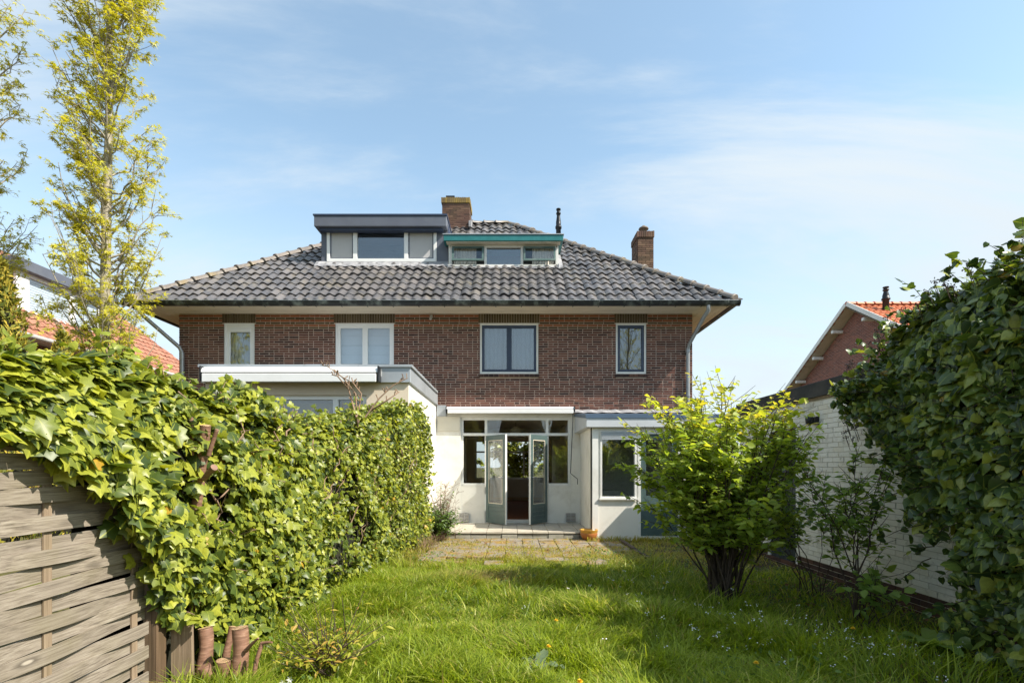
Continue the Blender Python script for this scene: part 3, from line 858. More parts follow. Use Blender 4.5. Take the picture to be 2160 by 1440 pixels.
def halfround_template(ln, r0, r1, n=8, col=0.02):
    """half-round ridge tile, local y along the ridge, collar at the low end"""
    tv, tf = [], []
    rings = [(0, r0 + col * 0.5), (0.0, r0 + col), (0.05, r0 + col), (0.055, r0), (ln, r1)]
    for (y, r_) in rings:
        for i in range(n + 1):
            t = math.pi * i / n; tv.append((r_ * math.cos(t), y, r_ * math.sin(t) * 0.85 - 0.02))
    k = n + 1
    for j in range(len(rings) - 1): tf += [(j * k + i, j * k + i + 1, (j + 1) * k + i + 1, (j + 1) * k + i) for i in range(n)]
    c0 = len(tv); tv.append((0, 0.002, -0.02)); tf += [(c0, i + 1, i) for i in range(n)]
    return tv, tf
def ridge_line(p0, p1, step, r0, mat, parent, start_cap=False, name='ridge_tile'):
    p0, p1 = Vector(p0), Vector(p1); d = p1 - p0; n = int(d.length / step)
    y = d.normalized(); x = y.cross(Vector((0, 0, 1))).normalized(); z = x.cross(y)
    M = Matrix((x, y, z)).transposed()
    hv, hf = halfround_template(step + 0.05, r0, r0 * 0.88)
    me = bpy.data.meshes.new(name); me.from_pydata(hv, [], hf); me.polygons.foreach_set('use_smooth', [True] * len(hf)); me.materials.append(MATS[mat])
    for i in range(n):
        j = Matrix.Rotation(rb.gauss(0, 0.02), 3, 'Z') @ Matrix.Rotation(rb.gauss(0, 0.015), 3, 'X')
        obj_from_mesh(name, me, parent, p0 + y * (i * step) + z * rb.gauss(0.0, 0.004), M @ j)
up = Vector((0, 0, 0.040))
ridge_line(Vector((EXR - 0.02, EY + 0.02, EZ)) + up, Vector(rr) + up, 0.355, 0.122, 'ridge_tile_grey', roof)
ridge_line(Vector((EXL + 0.02, EY + 0.02, EZ)) + up, Vector(rl) + up, 0.355, 0.122, 'ridge_tile_grey', roof)
ridge_line(Vector(rl) + up * 1.5, Vector(rr) + up * 1.5, 0.36, 0.105, 'ridge_tile_grey', roof)

# dormer with grey cladding
def roof_z(y): return EZ + SL * (y - EY)
dg = empty('dormer', (-3.2, 13.16, 6.4), house); dg['label'] = 'wide grey clad dormer with three pane white window'
fy, ztop = 13.16, 7.42
m = MB()      # cheeks and front cladding
for (x0, x1) in ((-4.74, -4.60), (-1.875, -1.59)):
    m.box(x0, x1, fy, fy + 0.12, roof_z(fy) - 0.10, ztop)
m.build('front_panel', 'dormer_slate', dg)
m = MB(); yb = EY + (ztop - EZ) / SL
for x in (-4.74, -1.59):
    s = -0.004 if x < -3 else 0.004
    m.add([(x + s, fy + .003, roof_z(fy) - .1), (x + s, yb, ztop), (x + s, fy + .003, ztop)], [(0, 1, 2)])
m.build('cheek', 'dormer_navy', dg)
m = MB(); m.box(-4.83, -1.60, 12.90, 15.0, 7.27, 7.53); m.build('roof_edge', 'dormer_slate', dg, bevel=0.01)
m = MB(); m.box(-4.85, -1.58, 12.88, 15.0, 7.532, 7.565); m.build('edge_trim', 'dormer_navy', dg)
m = MB(); m.box(-4.72, -1.70, 12.98, 13.14, 7.21, 7.268); m.build('roof_underside', 'dormer_navy', dg)
wz0, wz1 = 6.50, 7.35
m = MB(); rect_frame(m, -4.60, -1.875, wz0, wz1, 0.075, fy - 0.03, fy + 0.09)
for x in (-3.90, -2.63): m.box(x - 0.05, x + 0.05, fy - 0.028, fy + 0.09, wz0 + 0.075, wz1 - 0.075)
m.build('window_frame', 'upvc_white', dg, bevel=0.005)
for (x0, x1, sc) in ((-4.525, -3.95, 1), (-3.85, -2.68, 0), (-2.58, -1.95, 1)):
    m = MB(); m.box(x0, x1, fy + 0.03, fy + 0.04, wz0 + 0.075, wz1 - 0.075); m.build('pane', 'glass', dg)
    if sc:
        m = MB(); rect_frame(m, x0, x1, wz0 + 0.075, wz1 - 0.075, 0.03, fy + 0.0, fy + 0.028); m.build('sash', 'dormer_slate', dg)
        m = MB(); m.box(x0 + 0.03, x1 - 0.03, fy + 0.012, fy + 0.02, wz0 + 0.11, wz1 - 0.105); m.build('insect_screen', 'screen_grey', dg)
m = MB(); m.box(-4.72, -1.6, fy + 0.9, fy + 0.92, 6.3, 7.3); m.build('room_back', 'interior_dark', dg)
m = MB()
n = 40
for i in range(n):
    xa, xb = -4.86 + 3.40 * i / n, -4.86 + 3.40 * (i + 1) / n
    za = 0.012 * math.sin(i * 1.9); zb = 0.012 * math.sin((i + 1) * 1.9)
    m.add([(xa, fy - 0.20, roof_z(fy - 0.20) + 0.052 + za), (xb, fy - 0.20, roof_z(fy - .20) + 0.052 + zb), (xb, fy - 0.008, 6.515), (xa, fy - 0.008, 6.515)], [(0, 1, 2, 3)], 0, True)
m.build('lead_flashing', 'lead', dg)

# dormer with teal edge
dt = empty('dormer', (-0.2, 13.02, 6.3), house); dt['label'] = 'low dormer with teal roof edge and propped open sashes'
fy = 13.02
m = MB(); m.box(-1.66, 1.24, 12.82, 14.7, 6.885, 7.03); m.build('roof_edge', 'teal_paint', dt, bevel=0.006)
m = MB(); m.box(-1.68, 1.26, 12.80, 14.7, 7.032, 7.05); m.build('edge_trim', 'zinc', dt)
m = MB(); m.box(-1.60, 1.18, 12.86, 13.02, 6.86, 6.884); m.build('roof_underside', 'paint_cream', dt)
wz0, wz1 = 6.335, 6.86
m = MB(); rect_frame(m, -1.53, 1.12, wz0, wz1, 0.05, fy, fy + 0.10)
for x in (-0.655, 0.245): m.box(x - 0.03, x + 0.03, fy + .002, fy + 0.10, wz0 + 0.05, wz1 - 0.05)
m.build('window_frame', 'paint_white', dt, bevel=0.004)
for s in (-1, 1):
    m = MB(); x = -1.56 if s < 0 else 1.14
    yb = EY + (6.88 - EZ) / SL
    m.add([(x, fy, roof_z(fy) - .05), (x, yb, 6.88), (x, fy, 6.88), (x - s * 0.05, fy, roof_z(fy) - .05), (x - s * .05, yb, 6.88), (x - s * .05, fy, 6.88)], [(0, 1, 2), (3, 5, 4), (0, 2, 5, 3)])
    m.build('cheek', 'paint_white', dt)
m = MB(); m.box(-0.625, 0.215, fy + 0.05, fy + 0.058, wz0 + 0.05, wz1 - 0.05); m.build('pane', 'glass', dt)
for (x0, x1, cx0, cx1) in ((-1.47, -0.69, -1.44, -0.88), (0.28, 1.065, 0.50, 1.05)):    # top-hung sashes pushed out
    o = Vector((x0, fy - 0.01, wz1 - 0.05)); ang = R(16)
    uy = Vector((0, math.cos(ang), -math.sin(ang))) ; uz = Vector((0, -math.sin(ang), -math.cos(ang)))
    h = 0.40; w = x1 - x0; ux = Vector((1, 0, 0))
    m = MB()
    m.obox(o, ux, uy, uz, 0, w, -0.03, 0.01, 0, 0.045); m.obox(o, ux, uy, uz, 0, w, -0.03, 0.01, h - 0.045, h)
    m.obox(o, ux, uy, uz, 0, 0.045, -0.029, 0.01, 0.045, h - 0.045); m.obox(o, ux, uy, uz, w - 0.045, w, -0.029, 0.01, 0.045, h - 0.045)
    sa = m.build('sash', 'green_sash', dt)
    m = MB(); m.obox(o, ux, uy, uz, 0.045, w - 0.045, -0.012, -0.006, 0.045, h - 0.045); m.build('pane', 'glass_clear', dt)
    m = MB(); e = o + ux * (w * 0.5) + uz * h
    m.tube([e, Vector((e.x - 0.06, fy + 0.02, wz0 + 0.06))], 0.006, 5); m.build('window_stay', 'black_metal', dt)
    m = MB(); n = 30
    for i in range(n):
        xa, xb = cx0 + (cx1 - cx0) * i / n, cx0 + (cx1 - cx0) * (i + 1) / n
        ya, yb2 = fy + 0.065 + 0.015 * math.sin(i * 1.7), fy + 0.065 + 0.015 * math.sin((i + 1) * 1.7)
        m.add([(xa, ya, wz0), (xb, yb2, wz0), (xb, yb2, wz1 - 0.05), (xa, ya, wz1 - 0.05)], [(0, 1, 2, 3)], 0, True)
    m.build('curtain', 'curtain_lace', dt)
m = MB(); m.box(-1.5, 1.1, fy + 0.95, fy + 0.97, 6.3, 6.9); m.build('room_back', 'interior_dark', dt)
m = MB(); n = 34
for i in range(n):
    xa, xb = -1.58 + 2.86 * i / n, -1.58 + 2.86 * (i + 1) / n
    za = 0.012 * math.sin(i * 1.9); zb = 0.012 * math.sin((i + 1) * 1.9)
    m.add([(xa, fy - 0.16, roof_z(fy - .16) + 0.052 + za), (xb, fy - 0.16, roof_z(fy - .16) + 0.052 + zb), (xb, fy - 0.004, 6.34), (xa, fy - 0.004, 6.34)], [(0, 1, 2, 3)], 0, True)
y = fy - 0.1
while y < 13.9:
    m.add([(1.146, y, roof_z(y) + 0.03), (1.25, y, roof_z(y) + 0.055), (1.25, y + 0.14, roof_z(y + .14) + 0.06), (1.146, y + 0.14, roof_z(y + .14) + 0.12)], [(0, 1, 2, 3)]); y += 0.13
m.build('lead_flashing', 'lead', dt)

def flue(name, base, h, r, parent):
    m = MB()
    m.lathe(base, [(r, 0), (r, h * 0.50), (r * 1.3, h * 0.505), (r * 1.3, h * 0.56), (r * 1.02, h * 0.565), (r * 1.05, h * 0.66), (r * 0.72, h * 0.80), (r * 0.70, h * 0.86), (r * 0.95, h * 0.865), (r * 0.95, h * 0.90), (r * 0.7, h * 0.905), (r * 0.7, h * 0.96), (r * 0.95, h * 0.965), (r * 0.9, h)], 14)
    return m.build(name, 'black_metal', parent)
flue('flue_pipe', (1.19, 13.55, 6.99), 1.02, 0.062, house)
m = MB(); m.lathe((1.19, 13.55, 7.04), [(0.09, 0), (0.085, 0.08), (0.065, 0.12)], 12); m.build('flue_collar', 'lead', house)

def chimney(x0, x1, y0, y1, z0, z1, mat, capmat, label, cap_h=0.16):
    ch = empty('chimney', ((x0 + x1) / 2, (y0 + y1) / 2, z0), roof); ch['label'] = label
    m = MB(); m.box(x0 + .012, x1 - .012, y0 + .012, y1 - .012, z0, z1 - .01); m.build('mortar_core', 'mortar_dark', ch)
    m = MB(); z = z0; k = 0; h = 0.058
    while z < z1 - cap_h - 0.02:
        for (axis, a0, a1) in (('x', x0, x1), ('y', y0, y1)):
            p = a0 + (0 if (k + (axis == 'y')) % 2 else 0.0); first = True
            while p < a1 - 0.02:
                l = 0.105 if (first and k % 2) else 0.21; first = False
                e = min(p + l, a1)
                if a1 - e < 0.05: e = a1
                if axis == 'x': m.box(p, e, y0, y0 + 0.04, z, z + h - 0.012, rb.random() + .001)
                else:
                    m.box(x0, x0 + 0.04, p + .0015, e, z + .001, z + h - 0.012, rb.random() + .001); m.box(x1 - 0.04, x1, p + .0015, e, z + .001, z + h - 0.012, rb.random() + .001)
                p = e + 0.011
        z += h; k += 1
    m.build('brickwork', mat, ch, kind='stuff')
    o = 0.025; zt = z1 - cap_h
    n = max(4, round((x1 - x0 + 2 * o) / 0.062)); st = (x1 - x0 + 2 * o) / n
    m = MB()
    for i in range(n): m.box(x0 - o + i * st, x0 - o + (i + 1) * st - 0.009, y0 - o, y0 + 0.1, zt, z1 + rb.uniform(-.006, .006), rb.random() + .001)
    n = max(4, round((y1 - y0) / 0.062)); st = (y1 - y0) / n
    for i in range(n):
        for xx in (x0 - o, x1 - 0.1 + o): m.box(xx, xx + 0.1, y0 + 0.1 + i * st * 0.85, y0 + 0.1 + (i + 1) * st * 0.85 - 0.009, zt, z1 + rb.uniform(-.006, .006), rb.random() + .001)
    m.build('cap_course', capmat, ch, kind='stuff')
    return ch
c1 = chimney(-2.08, -1.27, 15.75, 16.6, 8.2, 9.42, 'brick_chimney', 'brick_lichen', 'broad lichen covered chimney on the ridge behind dormers')
m = MB(); m.box(-1.98, -1.72, 15.85, 16.1, 9.42, 9.53); m.build('pot', 'black_metal', roof)
m = MB()
for i in range(9):
    z = roof_z(15.2) ; x = -1.24 + 0.0
    m.box(-1.268, -1.20, 15.5 + i * 0.1, 15.6 + i * 0.1, 8.45 + i * 0.05, 8.62 + i * 0.05)
m.build('chimney_flashing', 'lead', roof)
c2 = chimney(3.45, 3.88, 14.5, 15.25, 5.5, 7.86, 'brick_chimney', 'brick_chimney', 'slim brick chimney with mushroom cowl above the hip')
m = MB(); m.lathe((3.66, 14.72, 7.86), [(0.095, 0), (0.07, 0.05), (0.06, 0.10), (0.06, 0.12), (0.13, 0.14), (0.14, 0.155), (0.12, 0.19), (0.06, 0.225), (0.035, 0.25), (0.005, 0.255)], 16); m.build('cowl', 'cowl_stone', roof)

# ------------------------------------------------------------------ extension of the neighbouring half
ex = empty('flat_roof_extension', (-3.4, 8.8, 0), house); ex['label'] = 'white flat roofed extension with zinc edge and cream front'
X0, X1, Y0 = -5.10, -1.72, 8.80
m = MB(); m.box(X1 - 0.22, X1, Y0 + 0.003, 11.985, -0.1, 2.80); m.build('white_side_wall', 'render_white', ex)
m = MB()
for (a, b, c, d) in split_rects(X0, X1 - 0.222, -0.1, 2.80, [(-4.85, -2.42, 0.5, 2.60)]): m.box(a, b, Y0, Y0 + 0.25, c, d)
m.box(X1 - 0.222, X1 - 0.002, Y0, Y0 + 0.003, -0.1, 2.8, skip=('l', 'r', 'k'))
m.build('cream_front_wall', 'render_cream', ex)
m = MB(); m.box(X0, X0 + 0.2, Y0 + .25, 11.98, -0.1, 2.8); m.build('side_wall', 'render_white', ex)
m = MB(); m.box(X0 - 0.05, X1 + 0.04, Y0 - 0.05, 11.98, 2.80, 3.05); m.build('zinc_fascia', 'zinc', ex, bevel=0.006)
for i in range(7):      # coping sheets with folded seams
    y0 = Y0 - 0.08 + i * 0.44
    m = MB(); m.box(X1 - 0.20, X1 + 0.07, y0 + (0.28 if i == 0 else 0), min(y0 + 0.435, 11.98), 3.052, 3.095 - 0.004 * (i % 2)); m.build('coping_sheet', 'zinc', ex)
for i in range(4):
    x0 = X0 - 0.08 + i * 0.885
    m = MB(); m.box(x0, min(x0 + 0.88, X1 + 0.07), Y0 - 0.08, Y0 + 0.198, 3.052, 3.097 - 0.004 * (i % 2)); m.build('coping_sheet', 'zinc', ex)
m = MB(); rect_frame(m, -4.85, -2.42, 0.5, 2.60, 0.07, Y0 + 0.05, Y0 + 0.14)
for x in (-4.25, -2.95): m.box(x - 0.045, x + 0.045, Y0 + 0.052, Y0 + 0.14, 0.57, 2.53)
m.build('window_frame', 'upvc_white', ex)
for (x0, x1) in ((-4.78, -4.295), (-4.205, -2.995), (-2.905, -2.49)):
    m = MB(); m.box(x0, x1, Y0 + 0.09, Y0 + 0.098, 0.57, 2.53); m.build('pane', 'glass', ex)
m = MB(); m.box(-4.9, -2.0, 11.2, 11.22, 0.0, 2.75); m.build('room_back', 'interior_wall', ex)

def awning(x0, x1, y, z0, z1, parent, label):
    """closed cassette awning: back plate, rolled tube cover, front bar, end plates"""
    aw = empty('awning', ((x0 + x1) / 2, y, z0), parent); aw['label'] = label
    h = z1 - z0
    m = MB(); m.box(x0, x1, y - 0.02, y, z0 + h * 0.45, z1); m.build('back_plate', 'alu_white', aw)
    m = MB(); pr = [(0.0, 1.0), (0.06, 0.98), (0.12, 0.88), (0.15, 0.72), (0.155, 0.60)]
    vs = []
    for x in (x0 + 0.02, x1 - 0.02):
        for (o, t) in pr: vs.append((x, y - 0.02 - o, z0 + h * t))
    n = len(pr); m.add(vs, [(i, i + 1, n + i + 1, n + i) for i in range(n - 1)], 0, True)
    m.build('cover', 'alu_white', aw)
    m = MB(); m.box(x0 + 0.04, x1 - 0.04, y - 0.195, y - 0.155, z0, z0 + h * 0.52); m.build('front_bar', 'alu_white', aw, bevel=0.008)
    m = MB(); m.box(x0 + 0.06, x1 - 0.06, y - 0.152, y - 0.03, z0 + 0.02, z0 + h * 0.40); m.build('folded_arms', 'black_metal', aw)
    for x in (x0, x1 - 0.018):
        m = MB(); m.box(x, x + 0.018, y - 0.185, y - 0.001, z0 + 0.012, z1 - 0.004); m.build('end_plate', 'black_metal', aw)
    return aw
awning(-5.06, -2.16, Y0 - 0.055, 2.78, 3.045, ex, 'long white awning cassette under the zinc roof edge')

# ------------------------------------------------------------------ garden doors
gd = empty('garden_door_set', (0.085, 12.0, 0.14), house)
yf = HY + 0.03
DX0, DX1, DZ0, DZ1 = DOORS
m = MB()
m.box(DX0, DX1, yf, yf + 0.10, DZ1 - 0.06, DZ1)
m.box(DX0, DX0 + 0.055, yf + .001, yf + 0.10, 0.98, DZ1 - 0.06); m.box(DX1 - 0.055, DX1, yf + .001, yf + 0.10, 0.98, DZ1 - 0.06)
m.box(DX0 + 0.055, DX1 - 0.055, yf - 0.02, yf + 0.10, 2.115, 2.175)
for x in (-0.62, 0.77): m.box(x, x + 0.06, yf + .002, yf + 0.10, 0.14, 2.115); m.box(x, x + 0.06, yf + .002, yf + 0.10, 2.175, DZ1 - 0.06)
m.box(DX0 + 0.055, -0.62, yf - 0.03, yf + 0.10, 0.98, 1.035); m.box(0.83, DX1 - 0.055, yf - 0.03, yf + 0.10, 0.98, 1.035)
m.build('frame', 'paint_white', gd, bevel=0.004)
for (a, b) in ((DX0, -0.62), (0.83, DX1)):
    m = MB(); m.box(a, b, HY + 0.004, HY + 0.2, 0.14, 0.979); m.build('apron_wall', 'render_white', gd)
for (a, b, c, d) in ((DX0 + 0.055, -0.62, 1.035, 2.115), (0.83, DX1 - 0.055, 1.035, 2.115), (DX0 + 0.055, -0.62, 2.175, DZ1 - 0.06), (-0.56, 0.77, 2.175, DZ1 - 0.06), (0.83, DX1 - 0.055, 2.175, DZ1 - 0.06)):
    m = MB(); m.box(a, b, yf + 0.04, yf + 0.046, c, d); m.build('pane', 'glass', gd)
m = MB(); m.box(-0.56, 0.77, HY - 0.03, HY + 0.25, 0.14, 0.195); m.build('threshold', 'render_white', gd)
def door_leaf(hinge, free, z0, z1, label, handle_side):
    lf = empty('door_leaf', (hinge[0], hinge[1], z0), gd); lf['label'] = label
    o = Vector((hinge[0], hinge[1], z0)); d = Vector((free[0] - hinge[0], free[1] - hinge[1], 0)); w = d.length
    ux = d.normalized(); uz = Vector((0, 0, 1)); uy = uz.cross(ux)
    h = z1 - z0; s = 0.105; T2 = 0.022
    m = MB()
    m.obox(o, ux, uy, uz, 0, s, -T2, T2, 0, h); m.obox(o, ux, uy, uz, w - s, w, -T2, T2, 0, h)
    m.obox(o, ux, uy, uz, s, w - s, -T2 + .001, T2 - .001, h - 0.11, h); m.obox(o, ux, uy, uz, s, w - s, -T2 + .001, T2 - .001, 0, 0.09)
    m.obox(o, ux, uy, uz, s, w - s, -T2 + .001, T2 - .001, 0.36, 0.43)
    m.build('frame', 'green_paint', lf, bevel=0.004)
    for i in range(3):
        m = MB(); m.obox(o, ux, uy, uz, s, w - s, -T2 + .008, T2 - .008, 0.09 + i * 0.09, 0.175 + i * 0.09); m.build('panel_board', 'green_paint', lf)
    m = MB()
    for sg in (-1, 1):
        a = 0.012 * sg; b_ = 0.018 * sg
        y0, y1 = min(a, b_), max(a, b_)
        m.obox(o, ux, uy, uz, s, s + 0.016, y0, y1, 0.43, h - 0.11); m.obox(o, ux, uy, uz, w - s - 0.016, w - s, y0, y1, 0.43, h - 0.11)
        m.obox(o, ux, uy, uz, s + .016, w - s - .016, y0, y1, 0.43, 0.446); m.obox(o, ux, uy, uz, s + .016, w - s - .016, y0, y1, h - 0.126, h - 0.11)
    m.build('glazing_bead', 'paint_cream', lf)
    m = MB(); m.obox(o, ux, uy, uz, s, w - s, -0.003, 0.003, 0.43, h - 0.11); m.build('pane', 'glass', lf)
    m = MB(); e = o + ux * (w - 0.05) + uz * 1.02
    for sg in (-1, 1):
        q = e + uy * (T2 * sg)
        m.tube([q, q + uy * (0.05 * sg), q + uy * (0.055 * sg) - ux * 0.11], 0.009, 6)
    m.build('handle', 'chrome', lf)
    m = MB()
    m.obox(o, ux, uy, uz, w, w + 0.008, -T2, T2, 0.0, h); m.build('leaf_edge', 'paint_white', lf)
    for z in (0.25, 1.0, 1.75):
        m = MB(); m.tube([o + uz * z, o + uz * (z + 0.10)], 0.012, 6); m.build('hinge', 'black_metal', lf)
door_leaf((-0.575, 11.985), (-0.13, 11.385), 0.165, 2.11, 'green glazed door leaf standing half open', 1)
door_leaf((0.785, 11.985), (0.385, 11.385), 0.165, 2.11, 'green glazed door leaf catching more sun', -1)
for x in (-1.08, 1.33):
    v = empty('air_vent', (x, 11.98, 0.17), house)
    m = MB(); m.box(x - 0.11, x + 0.11, 11.972, 11.984, 0.17, 0.36); m.build('backing', 'interior_dark', v)
    for i in range(6):
        m = MB(); m.box(x - 0.11, x + 0.11, 11.955, 11.973, 0.172 + i * 0.032, 0.172 + i * 0.032 + 0.022); m.build('louvre', 'vent_metal', v)
    m = MB()
    for dx in (-0.11, -0.008, 0.094): m.box(x + dx, x + dx + 0.016, 11.950, 11.956, 0.17, 0.362)
    m.build('vent_frame', 'vent_metal', v)
awning(-1.48, 1.41, HY - 0.013, 2.60, 2.765, house, 'white awning cassette above the open garden doors')
m = MB(); m.box(-1.70, -1.49, HY - 0.05, HY - 0.013, 2.55, 2.80); m.build('awning_end_block', 'zinc', house)
m = MB(); m.box(-1.69, -1.18, HY - 0.035, HY - 0.0125, 2.22, 2.548); m.build('lintel_panel', 'panel_cream', house)
m = MB(); m.tube([(1.36, 11.80, 2.62), (1.36, 11.82, 2.45), (1.31, 11.84, 1.27), (1.335, 11.80, 1.24), (1.46, 11.78, 1.14), (1.46, 11.78, 1.02)], 0.008, 6); m.build('awning_crank', 'black_metal', house)

# room behind the doors
rm = empty('living_room', (0, 15, 0.14), house)
m = MB(); m.box(-1.70, 1.50, 12.28, 20.0, 0.06, 0.15); m.build('wood_floor', 'wood_floor', rm)
m = MB(); m.box(-1.80, -1.70, 12.28, 20.0, 0.0, 2.60); m.box(1.50, 1.60, 12.28, 20.0, 0, 2.60); m.build('inner_wall', 'interior_wall', rm)
m = MB(); m.box(-1.80, 1.60, 12.28, 20.0, 2.60, 2.66); m.build('ceiling', 'interior_wall', rm)
m = MB()
for (a, b, c, d) in split_rects(-1.7, 1.5, 0.15, 2.6, [(-1.40, 1.30, 0.95, 2.42)]): m.box(a, b, 19.95, 20.0, c, d)
m.build('street_side_wall', 'interior_wall', rm)
m = MB(); rect_frame(m, -1.40, 1.30, 0.95, 2.42, 0.06, 20.05, 20.12); m.box(-1.34, 1.24, 20.051, 20.12, 1.95, 2.01); m.box(-0.28, -0.22, 20.052, 20.12, 1.08, 1.95); m.box(0.42, 0.48, 20.052, 20.12, 1.08, 1.95); m.build('street_window_frame', 'paint_white', rm)
m = MB(); m.box(-0.7, 1.2, 19.80, 19.92, 0.28, 0.95); m.build('radiator', 'interior_white', rm)
m = MB(); m.lathe((0.10, 14.2, 2.22), [(0.01, 0), (0.09, 0.012), (0.15, 0.06), (0.17, 0.13), (0.14, 0.20), (0.07, 0.245), (0.03, 0.26)], 18); m.build('globe_lamp', 'lamp_glass', rm)
m = MB(); m.tube([(0.10, 14.2, 2.47), (0.10, 14.2, 2.60)], 0.012, 6); m.build('lamp_rod', 'chrome', rm)
m = MB(); m.box(-1.7, 1.5, 16.6, 16.7, 2.28, 2.598); m.build('room_beam', 'interior_white', rm)

# ------------------------------------------------------------------ kitchen extension
kx = empty('kitchen_extension', (2.8, 10.2, 0), house); kx['label'] = 'white lean-to kitchen with grey canopy edge and green door'
KX0, KX1, KY = 1.54, 4.0, 10.2
m = MB(); m.box(KX0, KX0 + 0.14, KY + 0.002, 11.985, -0.1, 2.18); m.build('side_wall', 'render_white', kx)
m = MB()
for (a, b, c, d) in split_rects(KX0, KX1, -0.1, 2.17, [(1.70, 2.40, 0.80, 2.09), (2.43, 3.25, 0.02, 2.09)]): m.box(a, b, KY, KY + 0.18, c, d)
m.build('front_wall', 'render_white', kx)
m = MB(); m.box(KX0 + 0.01, KX0 + 0.12, KY - 0.012, KY - 0.001, 0.02, 2.16); m.build('corner_post', 'paint_white', kx)
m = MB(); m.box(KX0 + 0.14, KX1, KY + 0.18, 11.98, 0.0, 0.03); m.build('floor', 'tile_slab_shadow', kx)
m = MB(); m.box(KX1 - 0.1, KX1, KY + 0.18, 11.98, -0.1, 2.17); m.build('end_wall', 'render_white', kx)
kw = empty('kitchen_window', (2.05, KY, 0.80), kx)
m = MB(); rect_frame(m, 1.70, 2.40, 0.80, 2.09, 0.035, KY - 0.02, KY + 0.08); m.box(1.68, 2.42, KY - 0.05, KY - 0.021, 0.775, 0.81); m.build('frame', 'paint_white', kw)
m = MB(); m.box(1.736, 2.364, KY + 0.03, KY + 0.036, 0.836, 1.93); m.build('pane', 'glass', kw)
for i in range(5):
    m = MB(); m.box(1.72, 2.38, KY - 0.035 + 0.004 * (i % 2), KY - 0.022, 1.93 + i * 0.033, 1.93 + i * 0.033 + 0.029); m.build('shutter_slat', 'zinc', kw)
for (x0, x1, z0, z1) in ((1.75, 1.95, 1.35, 1.95), (2.1, 2.36, 1.45, 2.0), (1.75, 2.36, 0.2, 0.9)):
    m = MB(); m.box(x0, x1, 11.55, 11.95, z0, z1); m.build('cupboard', 'interior_white', kx, bevel=0.01)
dk = empty('kitchen_door', (2.84, KY, 0.02), kx)
m = MB(); rect_frame(m, 2.43, 3.25, 0.02, 2.09, 0.05, KY - 0.015, KY + 0.1); m.build('frame', 'paint_white', dk)
m = MB(); rect_frame(m, 2.48, 3.20, 0.07, 2.04, 0.11, KY + 0.02, KY + 0.06); m.box(2.59, 3.09, KY + 0.025, KY + 0.055, 0.18, 0.85); m.build('leaf', 'green_paint', dk)
m = MB(); m.box(2.59, 3.09, KY + 0.035, KY + 0.041, 0.85, 1.93); m.build('pane', 'glass', dk)
m = MB()      # sloping felt roof
m.add([(1.42, 10.10, 2.40), (4.16, 10.10, 2.40), (4.16, 11.985, 2.60), (1.42, 11.985, 2.60), (1.42, 10.10, 2.165), (4.16, 10.10, 2.165), (4.16, 11.985, 2.165), (1.42, 11.985, 2.165)],
      [(0, 1, 2, 3), (4, 7, 6, 5), (0, 4, 5, 1), (1, 5, 6, 2), (3, 7, 4, 0)])
m.build('canopy', 'canopy_grey', kx, bevel=0.006)
m = MB(); m.add([(1.405, 10.085, 2.335), (4.17, 10.085, 2.335), (4.17, 10.085, 2.412), (1.405, 10.085, 2.412), (1.405, 11.98, 2.612), (1.405, 11.98, 2.54), (4.17, 11.98, 2.612)],
               [(0, 1, 2, 3), (0, 3, 4, 5), (3, 2, 6, 4)]); m.build('canopy_trim', 'canopy_blue', kx)
m = MB(); n = 26
for i in range(n):
    xa, xb = 1.38 + 2.75 * i / n, 1.38 + 2.75 * (i + 1) / n
    w0, w1 = 0.01 * math.sin(i * 2.3), 0.01 * math.sin((i + 1) * 2.3)
    m.add([(xa, 11.78 + w0, 2.615 + w0), (xb, 11.78 + w1, 2.615 + w1), (xb, 11.982, 2.70 + w1), (xa, 11.982, 2.70 + w0)], [(0, 1, 2, 3)], 0, True)
m.build('lead_flashing', 'lead', kx)

# ------------------------------------------------------------------ terrace step and mossy pavers
te = empty('terrace_step', (-0.1, 11.1, 0), None, 'raised step of beige square slabs before the garden doors', 'terrace')
m = MB(); m.box(-1.70, 1.53, 10.36, 11.985, -0.05, 0.118); m.build('bed', 'grout', te)
st = 0.303
for j in range(6):
    for i in range(11):
        x0 = -1.71 + i * st; x1 = min(x0 + st - 0.008, 1.535); y0 = 10.32 + j * st; y1 = min(y0 + st - 0.008, 11.982)
        if x1 - x0 < 0.03 or y1 - y0 < 0.03: continue
        m = MB(); dz = rb.uniform(-.003, .003); m.box(x0, x1, y0, y1, 0.105, 0.14 + dz); m.build('slab', 'tile_slab', te, bevel=0.003)
for i in range(11):
    x0 = -1.71 + i * st; x1 = min(x0 + st - 0.01, 1.535)
    if x1 - x0 < 0.03: continue
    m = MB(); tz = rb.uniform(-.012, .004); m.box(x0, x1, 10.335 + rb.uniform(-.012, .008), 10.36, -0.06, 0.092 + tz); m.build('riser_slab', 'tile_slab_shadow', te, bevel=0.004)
pv = empty('paved_strip', (0.2, 9.6, 0), None, 'strip of mossy weathered concrete pavers below the terrace step', 'paving'); pv['kind'] = 'structure'
for j in range(9):
    for i in range(12):
        x0 = -1.62 + i * 0.303; y0 = 7.60 + j * 0.303
        if j < 3 and rb.random() < (0.6, 0.35, 0.15)[j]: continue
        m = MB(); dz = rb.uniform(-.008, .006)
        m.box(x0, x0 + 0.293, y0, y0 + 0.293, -0.05, 0.012 + dz); o = m.build('paver', 'paver_mossy', pv, bevel=0.006)
        o.rotation_euler = (rb.gauss(0, .008), rb.gauss(0, .008), rb.gauss(0, .01))
for i in range(5):
    m = MB(); m.box(2.02, 2.09, 7.93 + i * 0.47, 8.39 + i * 0.47, -0.05, 0.045 + rb.uniform(-.01, .01)); m.build('kerb_stone', 'twig_dark', pv, bevel=0.008)

